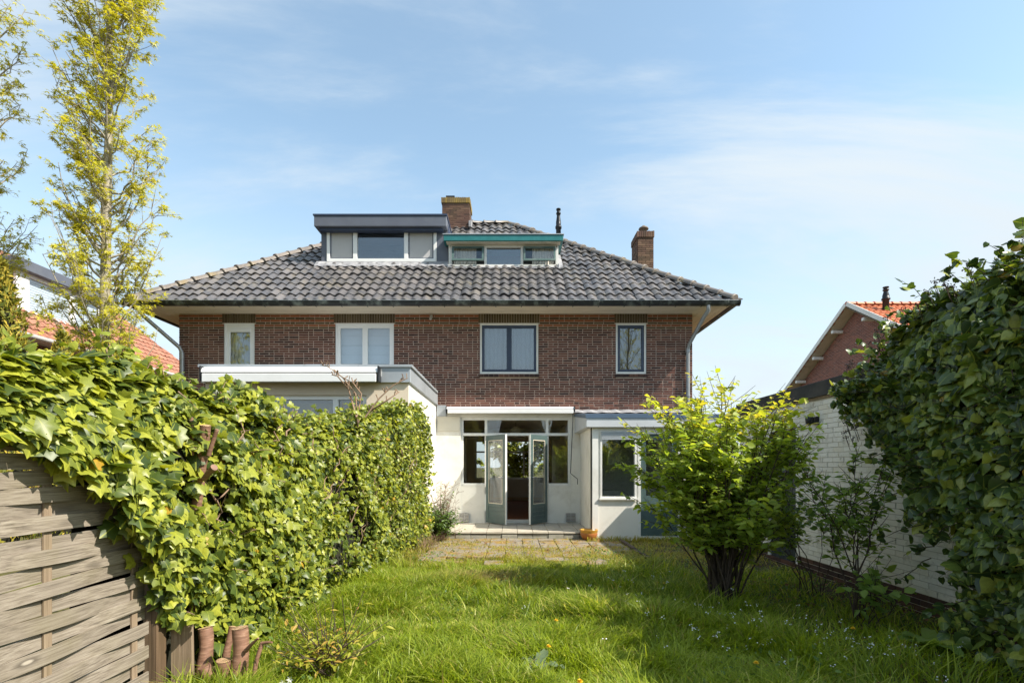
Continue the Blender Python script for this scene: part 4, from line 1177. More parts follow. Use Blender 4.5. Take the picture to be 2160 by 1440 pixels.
pot = empty('flower_pot', (1.47, 10.12, 0), None, 'round orange glazed clay pot beside the terrace step', 'pot')
m = MB(); m.lathe((1.47, 10.12, 0.0), [(0.075, 0), (0.11, 0.02), (0.15, 0.08), (0.165, 0.13), (0.160, 0.155)], 24); m.build('bowl', 'terracotta', pot)
m = MB(); m.lathe((1.47, 10.12, 0.152), [(0.160, 0), (0.168, 0.012), (0.172, 0.045), (0.178, 0.052), (0.176, 0.062), (0.152, 0.060), (0.148, 0.03)], 24); m.build('rim', 'glaze', pot)
m = MB(); m.lathe((1.47, 10.12, 0.150), [(0.15, 0.0), (0.15, 0.03)], 24); m.build('soil', 'soil', pot)

# ------------------------------------------------------------------ white garage
ga = empty('garage', (4.5, 6.0, 0), None, 'white painted brick garage with dark brick plinth and black roof edge', 'garage')
GX = 4.05; GY0, GY1 = 2.2, 9.4; GTOP = 2.30; PL = 0.13
DR = (7.50, 8.40)
m = MB()
for (a, b, c, d) in split_rects(GY0, GY1, -0.3, GTOP, [(DR[0], DR[1], 0.0, 2.02)]): m.box(GX + 0.008, GX + 0.22, a, b, c, d)
m.box(GX + 0.22, 7.2, GY1 - 0.22, GY1, -0.3, GTOP); m.box(GX + 0.22, 7.2, GY0, GY0 + 0.22, -0.3, GTOP)
gw = m.build('wall', 'joint_grey', ga)
def gbrick(mat):
    m = MB(); m.box(0, 0.05, -0.105, 0.105, 0, 0.0545, skip=('r',))
    me = bpy.data.meshes.new('brick'); me.from_pydata(m.v, [], m.f); me.materials.append(MATS[mat]); return me
gb_white, gb_dark = gbrick('brick_white'), gbrick('brick_plinth')
cw = []; restw = MB(); restd = MB(); k = 0; z = -0.22; gh = 0.0625
while z + 0.055 < GTOP:
    dark = z < PL - 0.01
    segs = [(GY0, GY1)] if z < 0.0 or z > 2.02 else [(GY0, DR[0] - 0.0), (DR[1], GY1)]
    for (a, b) in segs:
        y = a + (0.11 if k % 2 else 0.0)
        if k % 2: (restd if dark else restw).box(GX, GX + 0.05, a, a + 0.10, z, z + 0.0545, rb.random() + .001)
        while y < b - 0.02:
            e = min(y + 0.21, b); dx = rb.uniform(-.003, .003)
            if e - y > 0.2 and 3.9 < y < 7.6 and z > -0.1: cw.append((y + 0.105, z, dx, dark))
            else: (restd if dark else restw).box(GX + dx, GX + 0.05, y, e, z, z + 0.0545, rb.random() + .001)
            y = e + 0.0085
    z += gh; k += 1
cw.sort(key=lambda q: (not q[3], q[1] > 1.35, q[0]))
for i, (y, z, dx, dark) in enumerate(cw):
    if i < 300: obj_from_mesh('brick', gb_dark if dark else gb_white, gw, (GX + dx, y, z))
    else: (restd if dark else restw).box(GX + dx, GX + 0.05, y - 0.105, y + 0.105, z, z + 0.0545, rb.random() + .001)
restw.build('white_brickwork', 'brick_white', gw, kind='stuff'); restd.build('dark_brickwork', 'brick_plinth', gw, kind='stuff')
m = MB(); m.box(GX - 0.05, 7.3, GY0 - 0.1, GY1 + 0.05, 2.325, 2.52); m.build('roof_edge', 'fascia_black', ga, bevel=0.006)
m = MB(); m.box(GX - 0.02, GX + 0.10, GY0 - 0.05, GY1 + 0.02, 2.295, 2.324); m.build('wall_plate', 'wood_post', ga)
gdr = empty('side_door', (GX, 7.95, 0.0), ga)
m = MB()
for (a, b, c, d) in ((DR[0], DR[0] + 0.07, 0, 2.02), (DR[1] - 0.07, DR[1], 0, 2.02), (DR[0] + .07, DR[1] - .07, 1.95, 2.02)): m.box(GX + 0.01, GX + 0.10, a, b, c, d)
m.build('frame', 'paint_white', gdr)
for i in range(6):
    y0 = DR[0] + 0.075 + i * 0.125
    m = MB(); m.box(GX + 0.03, GX + 0.06, y0, y0 + 0.118, 0.02, 1.945); m.build('board', 'dark_door', gdr)
wlamp = empty('wall_lamp', (GX - 0.05, 7.02, 2.0), None, 'small dark lamp on the white garage wall', 'lamp')
m = MB(); m.box(GX - 0.03, GX, 6.97, 7.07, 1.97, 2.07); m.build('mount', 'black_metal', wlamp)
m = MB(); m.lathe((GX - 0.10, 7.02, 1.96), [(0.02, 0), (0.05, 0.02), (0.055, 0.09), (0.03, 0.12)], 10); m.build('shade', 'black_metal', wlamp)

# ------------------------------------------------------------------ brick house with red roof beyond the garage
rh = empty('gable_house', (18, 22, 0), None, 'brick house with orange tiled roof and white bargeboards beyond the garage', 'house')
NX, NY, NZ, NS, NH = 13.9, 22.0, 8.12, 0.585, 5.4
wx = NX + 0.45
ez = NZ - NS * NH
m = MB()
m.add([(wx, NY - 5.0, 0), (wx, NY + 5.0, 0), (wx, NY + 5.0, NZ - NS * 5.0 - .15), (wx, NY, NZ - .15), (wx, NY - 5.0, NZ - NS * 5 - .15),
       (26, NY - 5.0, 0), (26, NY + 5.0, 0), (26, NY + 5.0, NZ - NS * 5.0 - .15), (26, NY, NZ - .15), (26, NY - 5.0, NZ - NS * 5 - .15)],
      [(0, 4, 3, 2, 1), (5, 6, 7, 8, 9), (0, 5, 9, 4), (1, 2, 7, 6)])
m.build('wall', 'far_brick_yz', rh)
m = MB()
m.add([(NX, NY - NH, ez), (NX, NY, NZ), (NX, NY + NH, ez), (26.4, NY - NH, ez), (26.4, NY, NZ), (26.4, NY + NH, ez),
       (NX, NY - NH, ez - .10), (NX, NY, NZ - .10), (NX, NY + NH, ez - .10), (26.4, NY - NH, ez - .10), (26.4, NY, NZ - .10), (26.4, NY + NH, ez - .10)],
      [(0, 3, 4, 1), (1, 4, 5, 2), (6, 7, 10, 9), (7, 8, 11, 10)])
rroof = m.build('roof', 'paint_cream', rh)
ang = math.atan(NS)
for s in (-1, 1):
    m = MB(); uz = Vector((0, s * math.cos(ang), -math.sin(ang)))
    m.obox((NX - 0.03, NY, NZ - 0.02), (1, 0, 0), uz.cross(Vector((1, 0, 0))) , uz, 0, 0.03, -0.17 if s > 0 else 0.0, 0.0 if s > 0 else 0.17, 0.0, NH / math.cos(ang))
    m.build('bargeboard', 'paint_white', rh)
for t in (1.0, 2.45, 3.9):
    for s in (1, -1):
        m = MB(); z = NZ - NS * t - 0.18
        m.box(NX + 0.0, wx + 0.05, NY + s * t - 0.07, NY + s * t + 0.07, z - 0.16, z - 0.02); m.build('purlin_end', 'paint_white', rh, bevel=0.02)
def slope_tiles(roof_o, x0, x1, y_ridge, z_ridge, slope, run, sgn, w, g, amp, mat, singles_max, xflip=False):
    """pantiles on one slope that falls from the ridge towards sgn*Y"""
    tv, tf = pantile_template(w, g + 0.06, amp, 0.02, 6)
    a = math.atan(slope); c, s = math.cos(a), math.sin(a)
    if sgn < 0: M = Matrix(((1, 0, 0), (0, c, -s), (0, s, c)))
    else: M = Matrix(((-1, 0, 0), (0, -c, s), (0, s, c)))
    me = bpy.data.meshes.new('roof_tile'); me.from_pydata(tv, [], tf); me.polygons.foreach_set('use_smooth', smooth_flags(tf, 6)); me.materials.append(MATS[mat])
    nr = int(run / c / g); nc = int((x1 - x0) / w); rest_ = MB(); cnt = 0
    for r_ in range(nr):
        d = (nr - r_) * g
        for c_ in range(nc):
            x = x0 + c_ * w if sgn < 0 else x0 + (c_ + 1) * w
            pos = Vector((x, y_ridge + sgn * d * c, z_ridge - d * s + rb.gauss(0, .003)))
            if cnt < singles_max and r_ >= nr - 8:
                obj_from_mesh('roof_tile', me, roof_o, pos, M); cnt += 1
            else:
                n0 = len(rest_.v); rest_.add([pos + M @ Vector(p) for p in tv], tf[:6], rb.random() + .001, True)
                rest_.f += [tuple(i + n0 for i in f) for f in tf[6:]]; rest_.sm += [False] * (len(tf) - 6)
    rest_.build('tile_courses', mat, roof_o, kind='stuff')
slope_tiles(rroof, NX, NX + 9.0, NY, NZ + 0.0, NS, NH, -1, 0.26, 0.34, 0.026, 'roof_tile_red', 250)
slope_tiles(rroof, NX, NX + 3.0, NY, NZ + 0.0, NS, NH, 1, 0.26, 0.34, 0.026, 'roof_tile_red', 0)
ridge_line((NX, NY, NZ + 0.06), (NX + 9, NY, NZ + 0.06), 0.37, 0.12, 'roof_tile_red', rroof)
flue('flue_pipe', (15.05, 21.3, 7.60), 1.05, 0.12, rh)

# ------------------------------------------------------------------ neighbouring house with rust roof behind the tree
lh = empty('neighbour_house', (-16, 16, 0), None, 'brick house with rust tiled roof and white windowed dormer behind the tree', 'house')
LX, LZ, LS = -12.75, 4.90, 0.85
m = MB(); m.box(-20, LX - 0.45, 11.0, 21.0, 0, LZ + 0.1); m.build('wall', 'far_brick_yz', lh)
m = MB(); rw = 4.5
m.add([(LX, 10.6, LZ), (LX, 22.2, LZ), (LX - rw, 21.0, LZ + LS * rw), (LX - rw, 11.0, LZ + LS * rw), (LX - 2 * rw, 10.6, LZ), (LX - 2 * rw, 22.2, LZ)], [(0, 1, 2, 3), (3, 2, 5, 4), (0, 3, 4), (1, 5, 2), (0, 4, 5, 1)])
lroof = m.build('roof', 'roof_tile_rust', lh)
tv2, tf2 = pantile_template(0.25, 0.40, 0.024, 0.02, 6)
a = math.atan(LS); c, s = math.cos(a), math.sin(a)
ML = Matrix(((0, -c, s), (1, 0, 0), (0, s, c)))   # x along +Y, up-slope towards -X
me2 = bpy.data.meshes.new('roof_tile'); me2.from_pydata(tv2, [], tf2); me2.polygons.foreach_set('use_smooth', smooth_flags(tf2, 6)); me2.materials.append(MATS['roof_tile_rust'])
rest_ = MB(); cnt = 0
for r_ in range(14):
    for c_ in range(44):
        d = r_ * 0.34; y = 10.9 + c_ * 0.25
        if y > 22.0 - d * c * 0.25: continue
        pos = Vector((LX - d * c, y, LZ + d * s + rb.gauss(0, .004)))
        if r_ < 6 and cnt < 240: obj_from_mesh('roof_tile', me2, lroof, pos, ML); cnt += 1
        else:
            n0 = len(rest_.v); rest_.add([pos + ML @ Vector(p) for p in tv2], tf2[:6], rb.random() + .001, True)
            rest_.f += [tuple(i + n0 for i in f) for f in tf2[6:]]; rest_.sm += [False] * (len(tf2) - 6)
rest_.build('tile_courses', 'roof_tile_rust', lroof, kind='stuff')
m = MB(); gutter_run(m, (LX - 0.02, 22.2, LZ - 0.10), (LX - 0.02, 10.6, LZ - 0.10), (1, 0, 0)); m.build('gutter', 'upvc_white', lh)
m = MB(); m.box(LX - 0.5, LX - 0.02, 10.6, 22.2, LZ - 0.10, LZ - 0.06); m.build('soffit', 'paint_white', lh)
dm = empty('dormer', (-13.9, 16.3, 5.9), lh)
dx, dy0, dy1, dz0, dz1 = -13.85, 14.75, 18.1, 5.72, 6.95
m = MB()
for i in range(7):
    z0 = dz0 + i * 0.175; m.box(dx - 2.2, dx - 0.05, dy0, dy0 + 0.03 + 0.01 * (i % 2), z0, z0 + 0.168)
m.box(dx - 2.2, dx - 0.05, dy1 - 0.03, dy1, dz0, dz1)
m.build('cheek', 'fascia_black', dm)
m = MB(); m.box(dx - 2.6, dx + 0.22, dy0 - 0.22, dy1 + 0.2, dz1 - 0.02, dz1 + 0.28); m.build('roof_edge', 'dormer_slate', dm, bevel=0.01)
m = MB()
for (y0, y1, z0, z1) in ((dy0, dy1, dz0, dz0 + 0.16), (dy0, dy1, dz1 - 0.12, dz1 - 0.022), (dy0, dy0 + 0.4, dz0 + .16, dz1 - .12), (dy1 - 0.4, dy1, dz0 + .16, dz1 - .12), (16.55, 16.75, dz0 + .16, dz1 - .12)): m.box(dx - 0.05, dx + 0.03, y0, y1, z0, z1)
m.build('window_frame', 'upvc_white', dm)
for (y0, y1) in ((dy0 + 0.4, 16.55), (16.75, dy1 - 0.4)):
    m = MB(); m.box(dx - 0.02, dx - 0.012, y0, y1, dz0 + .16, dz1 - .12); m.build('pane', 'glass_clear', dm)
    m = MB()
    for i in range(12): m.box(dx - 0.07, dx - 0.05, y0, y1, dz0 + 0.2 + i * 0.075, dz0 + 0.265 + i * 0.075)
    m.build('blind', 'blind_white', dm)
m = MB(); m.box(dx - 0.04, dx + 0.08, dy0 - 0.05, dy1 + 0.05, dz0 - 0.10, dz0 - 0.002); m.build('sill', 'dormer_slate', dm)

# ------------------------------------------------------------------ woven timber fence panel
fn = empty('woven_fence', (-2.2, 2.3, 0), None, 'weathered woven timber fence panel half hidden by ivy', 'fence')
FX = -2.215; FY0, FY1 = 1.35, 3.20
POSTS = [1.47, 2.02, 2.52, 3.10]
def lath_mesh(phase, sag, zoff):
    n = 22; h = 0.073; t = 0.011; vs = []; fs = []
    for i in range(n + 1):
        y = FY0 + (FY1 - FY0) * i / n
        # weaves in front of one upright and behind the next
        u = (y - POSTS[0]) / 0.545
        x = FX + 0.015 * math.cos(math.pi * u + phase)
        z = sag * math.sin(math.pi * (y - FY0) / (FY1 - FY0)) + 0.006 * math.sin(3.1 * y + phase * 2 + zoff)
        e = 0.004 * math.sin(5 * y + zoff * 3)
        vs += [(x + t / 2, y, z + e), (x + t / 2, y, z + h + e), (x - t / 2, y, z + h + e), (x - t / 2, y, z + e)]
    for i in range(n):
        a, b = i * 4, (i + 1) * 4
        for k in range(4): fs.append((a + k, b + k, b + (k + 1) % 4, a + (k + 1) % 4))
    fs += [(0, 1, 2, 3), (n * 4 + 3, n * 4 + 2, n * 4 + 1, n * 4)]
    m = MB(); m.add(vs, fs); return m
for i in range(20):
    m = lath_mesh(math.pi * (i % 2), rb.uniform(-0.012, 0.008), i * 1.7)
    zz = 0.02 + i * 0.0762
    m.v = [(x, y, z + zz) for (x, y, z) in m.v]
    if i == 17:      # sprung loose lath
        m.v = [(x + 0.05 * max(0, (y - 2.2)), y, z + 0.07 * (y - 2.3)) for (x, y, z) in m.v]
    m.build('slat', 'wood_grey', fn)
for y in POSTS:
    m = MB(); m.box(FX - 0.005, FX + 0.005, y - 0.022, y + 0.022, 0.0, 1.56); m.build('upright', 'wood_post', fn)
m = MB(); m.box(FX - 0.03, FX + 0.035, FY0 - 0.02, FY1 + 0.02, 1.575, 1.625); m.build('top_rail', 'wood_grey', fn)
m = MB(); m.box(FX - 0.02, FX + 0.02, FY0, FY1, 1.49, 1.515); m.build('trellis_rail', 'wood_brown_post', fn)
for i in range(26):
    y = FY0 + 0.05 + i * 0.07
    m = MB(); m.box(FX - 0.012, FX - 0.002, y, y + 0.035, 1.515, 1.575); m.build('trellis_bar', 'wood_brown_post', fn)
fp = empty('fence_post', (-2.2, 3.3, 0), None, 'square timber fence post at the end of the woven panel', 'post')
m = MB(); m.box(-2.26, -2.17, 3.235, 3.325, -0.2, 1.70); m.build('shaft', 'wood_brown_post', fp, bevel=0.006)
fb = empty('leaning_board', (-2.11, 3.36, 0), None, 'short upright weathered board standing before the fence post', 'board')
m = MB(); m.add([(-2.150, 3.335, -0.15), (-2.02, 3.345, -0.15), (-2.02, 3.375, -0.15), (-2.150, 3.365, -0.15), (-2.156, 3.345, 0.42), (-2.035, 3.355, 0.40), (-2.035, 3.38, 0.40), (-2.156, 3.37, 0.42)],
               [(0, 3, 2, 1), (4, 5, 6, 7), (0, 1, 5, 4), (1, 2, 6, 5), (2, 3, 7, 6), (3, 0, 4, 7)]); m.build('plank', 'wood_post', fb)

# ------------------------------------------------------------------ sawn cherry trunks at the hedge foot
def trunk(base, top, r0, r1, label, stubs=(), name='sawn_trunk', bends=3, cut=0.0):
    t = empty(name, base, None, label, 'tree stump', 'sawn cherry trunks along the hedge')
    base, top = Vector(base), Vector(top); pts = []; rad = []
    n = 10
    for i in range(n + 1):
        u = i / n; p = base.lerp(top, u)
        p = p + Vector((0.012 * math.sin(u * 5 + r0 * 90), 0.012 * math.cos(u * 4 + r0 * 50), 0)) * min(1, u * 3)
        pts.append(p); rad.append((r0 + (r1 - r0) * u) * (1 + 0.05 * math.sin(u * 13 + r0 * 40)) * (1.18 if i == 0 else 1))
    m = MB(); m.tube(pts, rad, 14, cap=False); m.build('bark', 'bark_cherry', t)
    d = (pts[-1] - pts[-2]).normalized(); q = pts[-1]
    m = MB(); ax = d.cross(Vector((0, 1, 0.2))).normalized(); ay = d.cross(ax)
    vs = [q + (ax * math.cos(k * 2 * math.pi / 14) + ay * math.sin(k * 2 * math.pi / 14)) * rad[-1] * 1.004 + d * 0.003 for k in range(14)]
    m.add(vs, [tuple(range(14))]); m.add(vs, [tuple(reversed(range(14)))]); m.build('sawn_top', 'cut_wood', t)
    for (a, b, ra, rb_) in stubs:
        m = MB(); a, b = Vector(a), Vector(b); m.tube([a, a.lerp(b, .5) + Vector((0, 0, .004)), b], [ra, (ra + rb_) / 2, rb_], 10); m.build('branch_stub', 'bark_cherry', t)
    return t
def G(x, y): return float(gz(x, y))
q = P(500, 1462, 3.30); trunk((q.x, 3.30, -0.08), tuple(P(505, 1325, 3.30)), 0.052, 0.046, 'thick sawn cherry trunk with flat cut top and side twig',
      [(P(518, 1372, 3.27), P(545, 1345, 3.22), 0.014, 0.006)])
q = P(432, 1462, 3.42); trunk((q.x, 3.42, -0.08), tuple(P(430, 1325, 3.44)), 0.047, 0.042, 'sawn cherry trunk rising into the ivy beside the board')
q = P(448, 1462, 3.28); trunk((q.x, 3.28, -0.08), tuple(P(470, 1394, 3.26)), 0.050, 0.042, 'short forked cherry stump in front of taller trunks',
      [(P(446, 1440, 3.27), P(430, 1404, 3.25), 0.042, 0.036)])
q = P(478, 1462, 3.50); trunk((q.x, 3.50, -0.08), tuple(P(486, 1322, 3.52)), 0.026, 0.022, 'slim dark cherry stem between two thicker trunks')
q = P(530, 1462, 3.22); trunk((q.x, 3.22, -0.08), tuple(P(552, 1356, 3.22)), 0.016, 0.012, 'thin brown cut stem bent at its top', [(P(552, 1356, 3.22), P(574, 1354, 3.2), 0.011, 0.006)])
q = P(423, 1100, 3.38); trunk((-2.24, 3.68, 0.3), tuple(P(427, 897, 3.40)), 0.034, 0.032, 'upright sawn trunk standing out of the ivy top',
      [(P(440, 960, 3.37), P(458, 905, 3.35), 0.015, 0.012), (P(405, 960, 3.38), P(403, 880, 3.38), 0.013, 0.013), (P(430, 1010, 3.36), P(452, 985, 3.30), 0.018, 0.022)])

# ------------------------------------------------------------------ ivy over the fence line
def ivy_face(y): return np.interp(y, [2.0, 3.1, 3.6, 4.4, 6.0, 8.0, 9.6], [-2.14, -2.08, -2.02, -1.97, -1.88, -1.68, -1.50])
def ivy_top(y): return np.interp(y, [1.9, 2.4, 2.9, 3.3, 3.9, 4.4, 5.2, 6.2, 7.5, 8.6, 9.6], [1.82, 1.90, 2.00, 1.93, 1.90, 1.82, 1.84, 1.97, 2.22, 2.40, 2.42])
def ivy_low(y): return np.interp(y, [1.9, 2.3, 2.76, 3.05, 3.27, 3.55, 3.8], [1.60, 1.55, 1.24, 0.84, 0.42, 0.36, 0.02])

iv = empty('ivy_hedge', (-2.2, 6.0, 0), None, 'sunlit green ivy hedge smothering the long fence', 'ivy hedge')
m = MB()       # closed core standing in for twigs, inner shade put into its dark colour
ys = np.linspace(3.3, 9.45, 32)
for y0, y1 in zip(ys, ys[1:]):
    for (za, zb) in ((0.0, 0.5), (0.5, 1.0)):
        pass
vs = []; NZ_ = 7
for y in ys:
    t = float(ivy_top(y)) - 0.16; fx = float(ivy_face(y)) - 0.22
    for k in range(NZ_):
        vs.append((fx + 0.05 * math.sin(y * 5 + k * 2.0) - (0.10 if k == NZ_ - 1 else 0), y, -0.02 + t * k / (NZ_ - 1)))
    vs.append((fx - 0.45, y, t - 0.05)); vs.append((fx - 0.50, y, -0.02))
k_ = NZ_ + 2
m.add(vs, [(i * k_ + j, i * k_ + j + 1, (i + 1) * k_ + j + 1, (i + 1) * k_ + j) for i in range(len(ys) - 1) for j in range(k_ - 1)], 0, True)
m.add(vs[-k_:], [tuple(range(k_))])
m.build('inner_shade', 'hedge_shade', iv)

def sample_ivy():
    n = 36000
    y = 1.95 + (9.75 - 1.95) * rng.random(n) ** 1.0
    part = rng.random(n)
    top, low, fx = ivy_top(y), ivy_low(y), ivy_face(y)
    face = part < 0.72
    u = rng.random(n)
    z = np.where(face, low + (top - low) * u, top)
    roundoff = np.clip((z - (top - 0.35)) / 0.35, 0, 1)
    bul = 0.13 * wob(y * 1.0, z * 1.0, 21, f=2.6) + 0.05 * wob(y, z, 22, f=7)
    depth = rng.exponential(0.055, n)
    x = fx + bul * np.clip((z - 0.0) / 0.4, 0.3, 1) - 0.22 * roundoff ** 2 - depth
    x = np.where(face, x, fx - 0.10 - 0.62 * u)
    z = np.where(face, z, top + 0.09 * wob(y, x * 2, 23, f=3.5) - rng.exponential(0.05, n) - 0.28 * np.clip((u - .6) / .4, 0, 1) ** 2)
    # far end cap that turns round onto the extension wall
    nrm = np.stack([np.where(face, 1.0 - 0.5 * roundoff, 0.25), np.full(n, -0.22), np.where(face, 0.35 + 0.8 * roundoff, 1.1)], 1)
    near_gap = (y < 3.2) & face & (x > -9)
    x = np.where((y < 3.25) & face, np.maximum(x, FX + 0.03 + 0.05 * rng.random(n)), x)
    keep = np.ones(n, bool)
    # darker hollows where stems show
    hol = wob(y * 1.0, z * 1.2, 31, f=3.2)
    keep &= ~((np.hypot((y - 3.42) / .26, (z - 1.42) / .36) < 1) & (rng.random(n) < .75))
    keep &= ~((hol > 0.52) & face & (y > 3.5) & (rng.random(n) < 0.8))
    edge = (z - low) < 0.16
    keep &= ~(edge & face & (y < 3.9) & (rng.random(n) < 0.55))
    pos = np.stack([x, y, z], 1)
    return pos[keep], nrm[keep], y[keep]
pos, nrm, yy = sample_ivy()
# tall tuft above the extension window and shoots that stick out
ex_n = 420
ty = rng.normal(4.35, 0.13, ex_n); tz = 1.96 + rng.normal(0, 0.06, ex_n); tx = -2.22 + rng.normal(0, 0.11, ex_n)
pos = np.vstack([pos, np.stack([tx, ty, tz], 1)]); nrm = np.vstack([nrm, np.tile([0.6, -0.5, 0.6], (ex_n, 1))]); yy = np.concatenate([yy, ty])
ey = rng.normal(9.62, 0.10, 900); ez_ = rng.uniform(0.25, 2.35, 900); exx = rng.normal(-1.60, 0.06, 900) + 0.08 * wob(ez_, ez_ * 0, 5)
pos = np.vstack([pos, np.stack([exx, ey, ez_], 1)]); nrm = np.vstack([nrm, np.tile([0.8, -0.4, 0.4], (900, 1))]); yy = np.concatenate([yy, ey])
n = len(pos)
nrm = nrm / np.linalg.norm(nrm, axis=1, keepdims=True) + rng.normal(0, 0.52, (n, 3))
tip = np.stack([0.25 + rng.normal(0, .45, n), rng.normal(0, .55, n), -0.75 + rng.normal(0, .35, n)], 1)
rot = frames(nrm, tip)
size = np.interp(yy, [2.0, 3.4, 4.5, 6, 9.6], [0.086, 0.080, 0.062, 0.053, 0.050]) * np.clip(rng.lognormal(-.08, .30, n), .4, 1.6)
itv, itf = ivy_template()
ivy_me = template_mesh('leaf', itv, itf, 'ivy_leaf', True)
outer = np.where(yy < 4.6, 1.0, 0.0)
mask = leaves_as_parts(ivy_me, pos, rot, size, 300, iv)
# colour runs from older dark leaves low and inside to young ones near the top
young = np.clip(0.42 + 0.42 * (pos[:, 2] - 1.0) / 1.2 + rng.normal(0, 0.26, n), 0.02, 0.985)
rndform = mask & (rng.random(n) < .4); mask &= ~rndform
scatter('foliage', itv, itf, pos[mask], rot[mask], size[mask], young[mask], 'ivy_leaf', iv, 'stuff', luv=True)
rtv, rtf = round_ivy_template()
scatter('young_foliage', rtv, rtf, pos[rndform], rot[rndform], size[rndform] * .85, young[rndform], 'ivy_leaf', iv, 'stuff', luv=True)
def shoots(anchors, dirs, lens, tpl, mat, parent, size, stem_mat, seed, bright=(.3, .98)):
    rs = random.Random(seed); w = MB(); lp, ld, ln_ = [], [], []
    for a, d, L in zip(anchors, dirs, lens):
        a, d = Vector(a), Vector(d).normalized(); pts = [a]
        for k in range(5): pts.append(pts[-1] + (d + Vector((rs.gauss(0, .25), rs.gauss(0, .25), .12 - .10 * k))).normalized() * (L / 5))
        w.tube(pts, [.0045, .004, .0035, .003, .002, .0015], 4, cap=False)
        for k in range(9):
            f = rs.uniform(.8, 4.99); q = pts[int(f)].lerp(pts[int(f) + 1], f % 1)
            lp.append(q + Vector((rs.gauss(0, .018), rs.gauss(0, .018), rs.gauss(0, .018)))); ld.append(d * .5 + Vector((rs.gauss(0, .6), rs.gauss(0, .6), rs.gauss(-.3, .4))))
    w.build('shoots', stem_mat, parent, kind='stuff')
    p_ = np.array([tuple(v) for v in lp]); t_ = np.array([tuple(v) for v in ld]); k = len(p_); rn = np.random.default_rng(seed)
    nr_ = np.tile([0.2, -.6, .7], (k, 1)) + rn.normal(0, .6, (k, 3))
    scatter('shoot_leaves', tpl[0], tpl[1], p_, frames(nr_, t_), size * rn.uniform(.5, 1.2, k), rn.uniform(bright[0], bright[1], k), mat, parent, 'stuff', luv=True)
A_, D_, L_ = [], [], []
for i in range(150):
    y_ = rb.uniform(2.2, 9.5); A_.append((float(ivy_face(y_)) - rb.uniform(.05, .45), y_, float(ivy_top(y_)) - .03)); D_.append((rb.gauss(.15, .5), rb.gauss(0, .5), rb.uniform(.3, 1))); L_.append(rb.uniform(.08, .24))
for i in range(120):
    y_ = rb.uniform(3.2, 9.5); z_ = rb.uniform(.2, 1.9); A_.append((float(ivy_face(y_)) - .02, y_, z_)); D_.append((1, rb.gauss(0, .7), rb.gauss(.1, .6))); L_.append(rb.uniform(.08, .22))
shoots(A_, D_, L_, round_ivy_template(), 'ivy_leaf', iv, .052, 'dry_twig', 301, (.45, .985))
m = MB()
for i in range(60):      # woody runners
    y = rb.uniform(3.4, 8.8); z = rb.uniform(0.2, 1.7); x = float(ivy_face(y)) - 0.06
    pts = [Vector((x, y, z))]
    for k in range(6): pts.append(pts[-1] + Vector((rb.uniform(-.03, .05), rb.uniform(-.08, .08), rb.uniform(0.0, .10))))
    m.tube(pts, [0.009 - 0.001 * k for k in range(7)], 5)
m.build('runners', 'dry_twig', iv, kind='stuff')

# bare twigs standing above the ivy in front of the extension
tw = empty('bare_twig', tuple(P(752, 900, 6.4)), None, 'bare budding twigs rising from the ivy before the extension', 'twig')
m = MB()
for (pts) in ([(755, 900), (750, 830), (722, 795), (690, 772), (676, 770)], [(752, 880), (735, 820), (712, 793), (700, 790)], [(770, 880), (800, 840), (830, 812), (860, 797)], [(775, 870), (815, 845), (842, 826)], [(757, 860), (762, 830), (745, 808), (722, 795)]):
    pp = [P(x, y, 6.4 + 0.1 * math.sin(i + x)) for i, (x, y) in enumerate(pts)]
    m.tube(pp, [0.011 - 0.0018 * i for i in range(len(pp))], 5)
    for p0, p1 in zip(pp, pp[1:]):
        for k in range(4):
            a = p0.lerp(p1, rb.random()); m.tube([a, a + Vector((rb.uniform(-.04, .04), rb.uniform(-.03, .03), rb.uniform(.03, .07)))], [0.005, 0.007], 4)
m.build('twigs', 'dry_twig', tw)

# ------------------------------------------------------------------ dark ivy on the garage
ig = empty('garage_ivy', (3.9, 4.2, 0), None, 'dark shaded ivy mound hanging over the white garage wall', 'ivy')
def g_low(y): return np.interp(y, [2.0, 4.1, 4.35, 4.55, 4.75, 5.0, 5.3, 5.6, 5.95], [0.0, 0.05, 0.35, 0.80, 1.08, 1.36, 1.68, 2.02, 2.35])
def g_top(y): return np.interp(y, [2.0, 3.0, 3.8, 4.4, 5.0, 5.5, 5.9, 6.05], [2.92, 2.93, 2.91, 2.88, 2.80, 2.70, 2.50, 2.38])
def g_face(y): return np.interp(y, [2.0, 4.0, 5.0, 5.6, 6.05], [3.42, 3.46, 3.55, 3.66, 3.85])
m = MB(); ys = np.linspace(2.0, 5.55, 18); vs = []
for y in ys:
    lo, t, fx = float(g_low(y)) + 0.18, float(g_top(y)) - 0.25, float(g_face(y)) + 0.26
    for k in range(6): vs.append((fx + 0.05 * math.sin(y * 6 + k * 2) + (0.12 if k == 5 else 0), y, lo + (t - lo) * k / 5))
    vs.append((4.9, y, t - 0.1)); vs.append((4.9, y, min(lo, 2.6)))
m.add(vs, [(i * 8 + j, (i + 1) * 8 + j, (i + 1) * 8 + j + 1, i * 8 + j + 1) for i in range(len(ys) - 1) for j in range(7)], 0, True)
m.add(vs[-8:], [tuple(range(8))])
m.build('inner_shade', 'hedge_shade', ig)  # solid core behind the leaves, its dark colour painted as shade
n = 19000
y = 2.0 + 4.05 * rng.random(n); part = rng.random(n); face = part < 0.70; u = rng.random(n)
top, lo, fx = g_top(y), g_low(y), g_face(y)
z = np.where(face, lo + (top - lo) * u ** 0.9, top + 0.16 * wob(y, u * 2, 41, f=4) - rng.exponential(0.05, n))
ro = np.clip((z - (top - 0.6)) / 0.6, 0, 1)
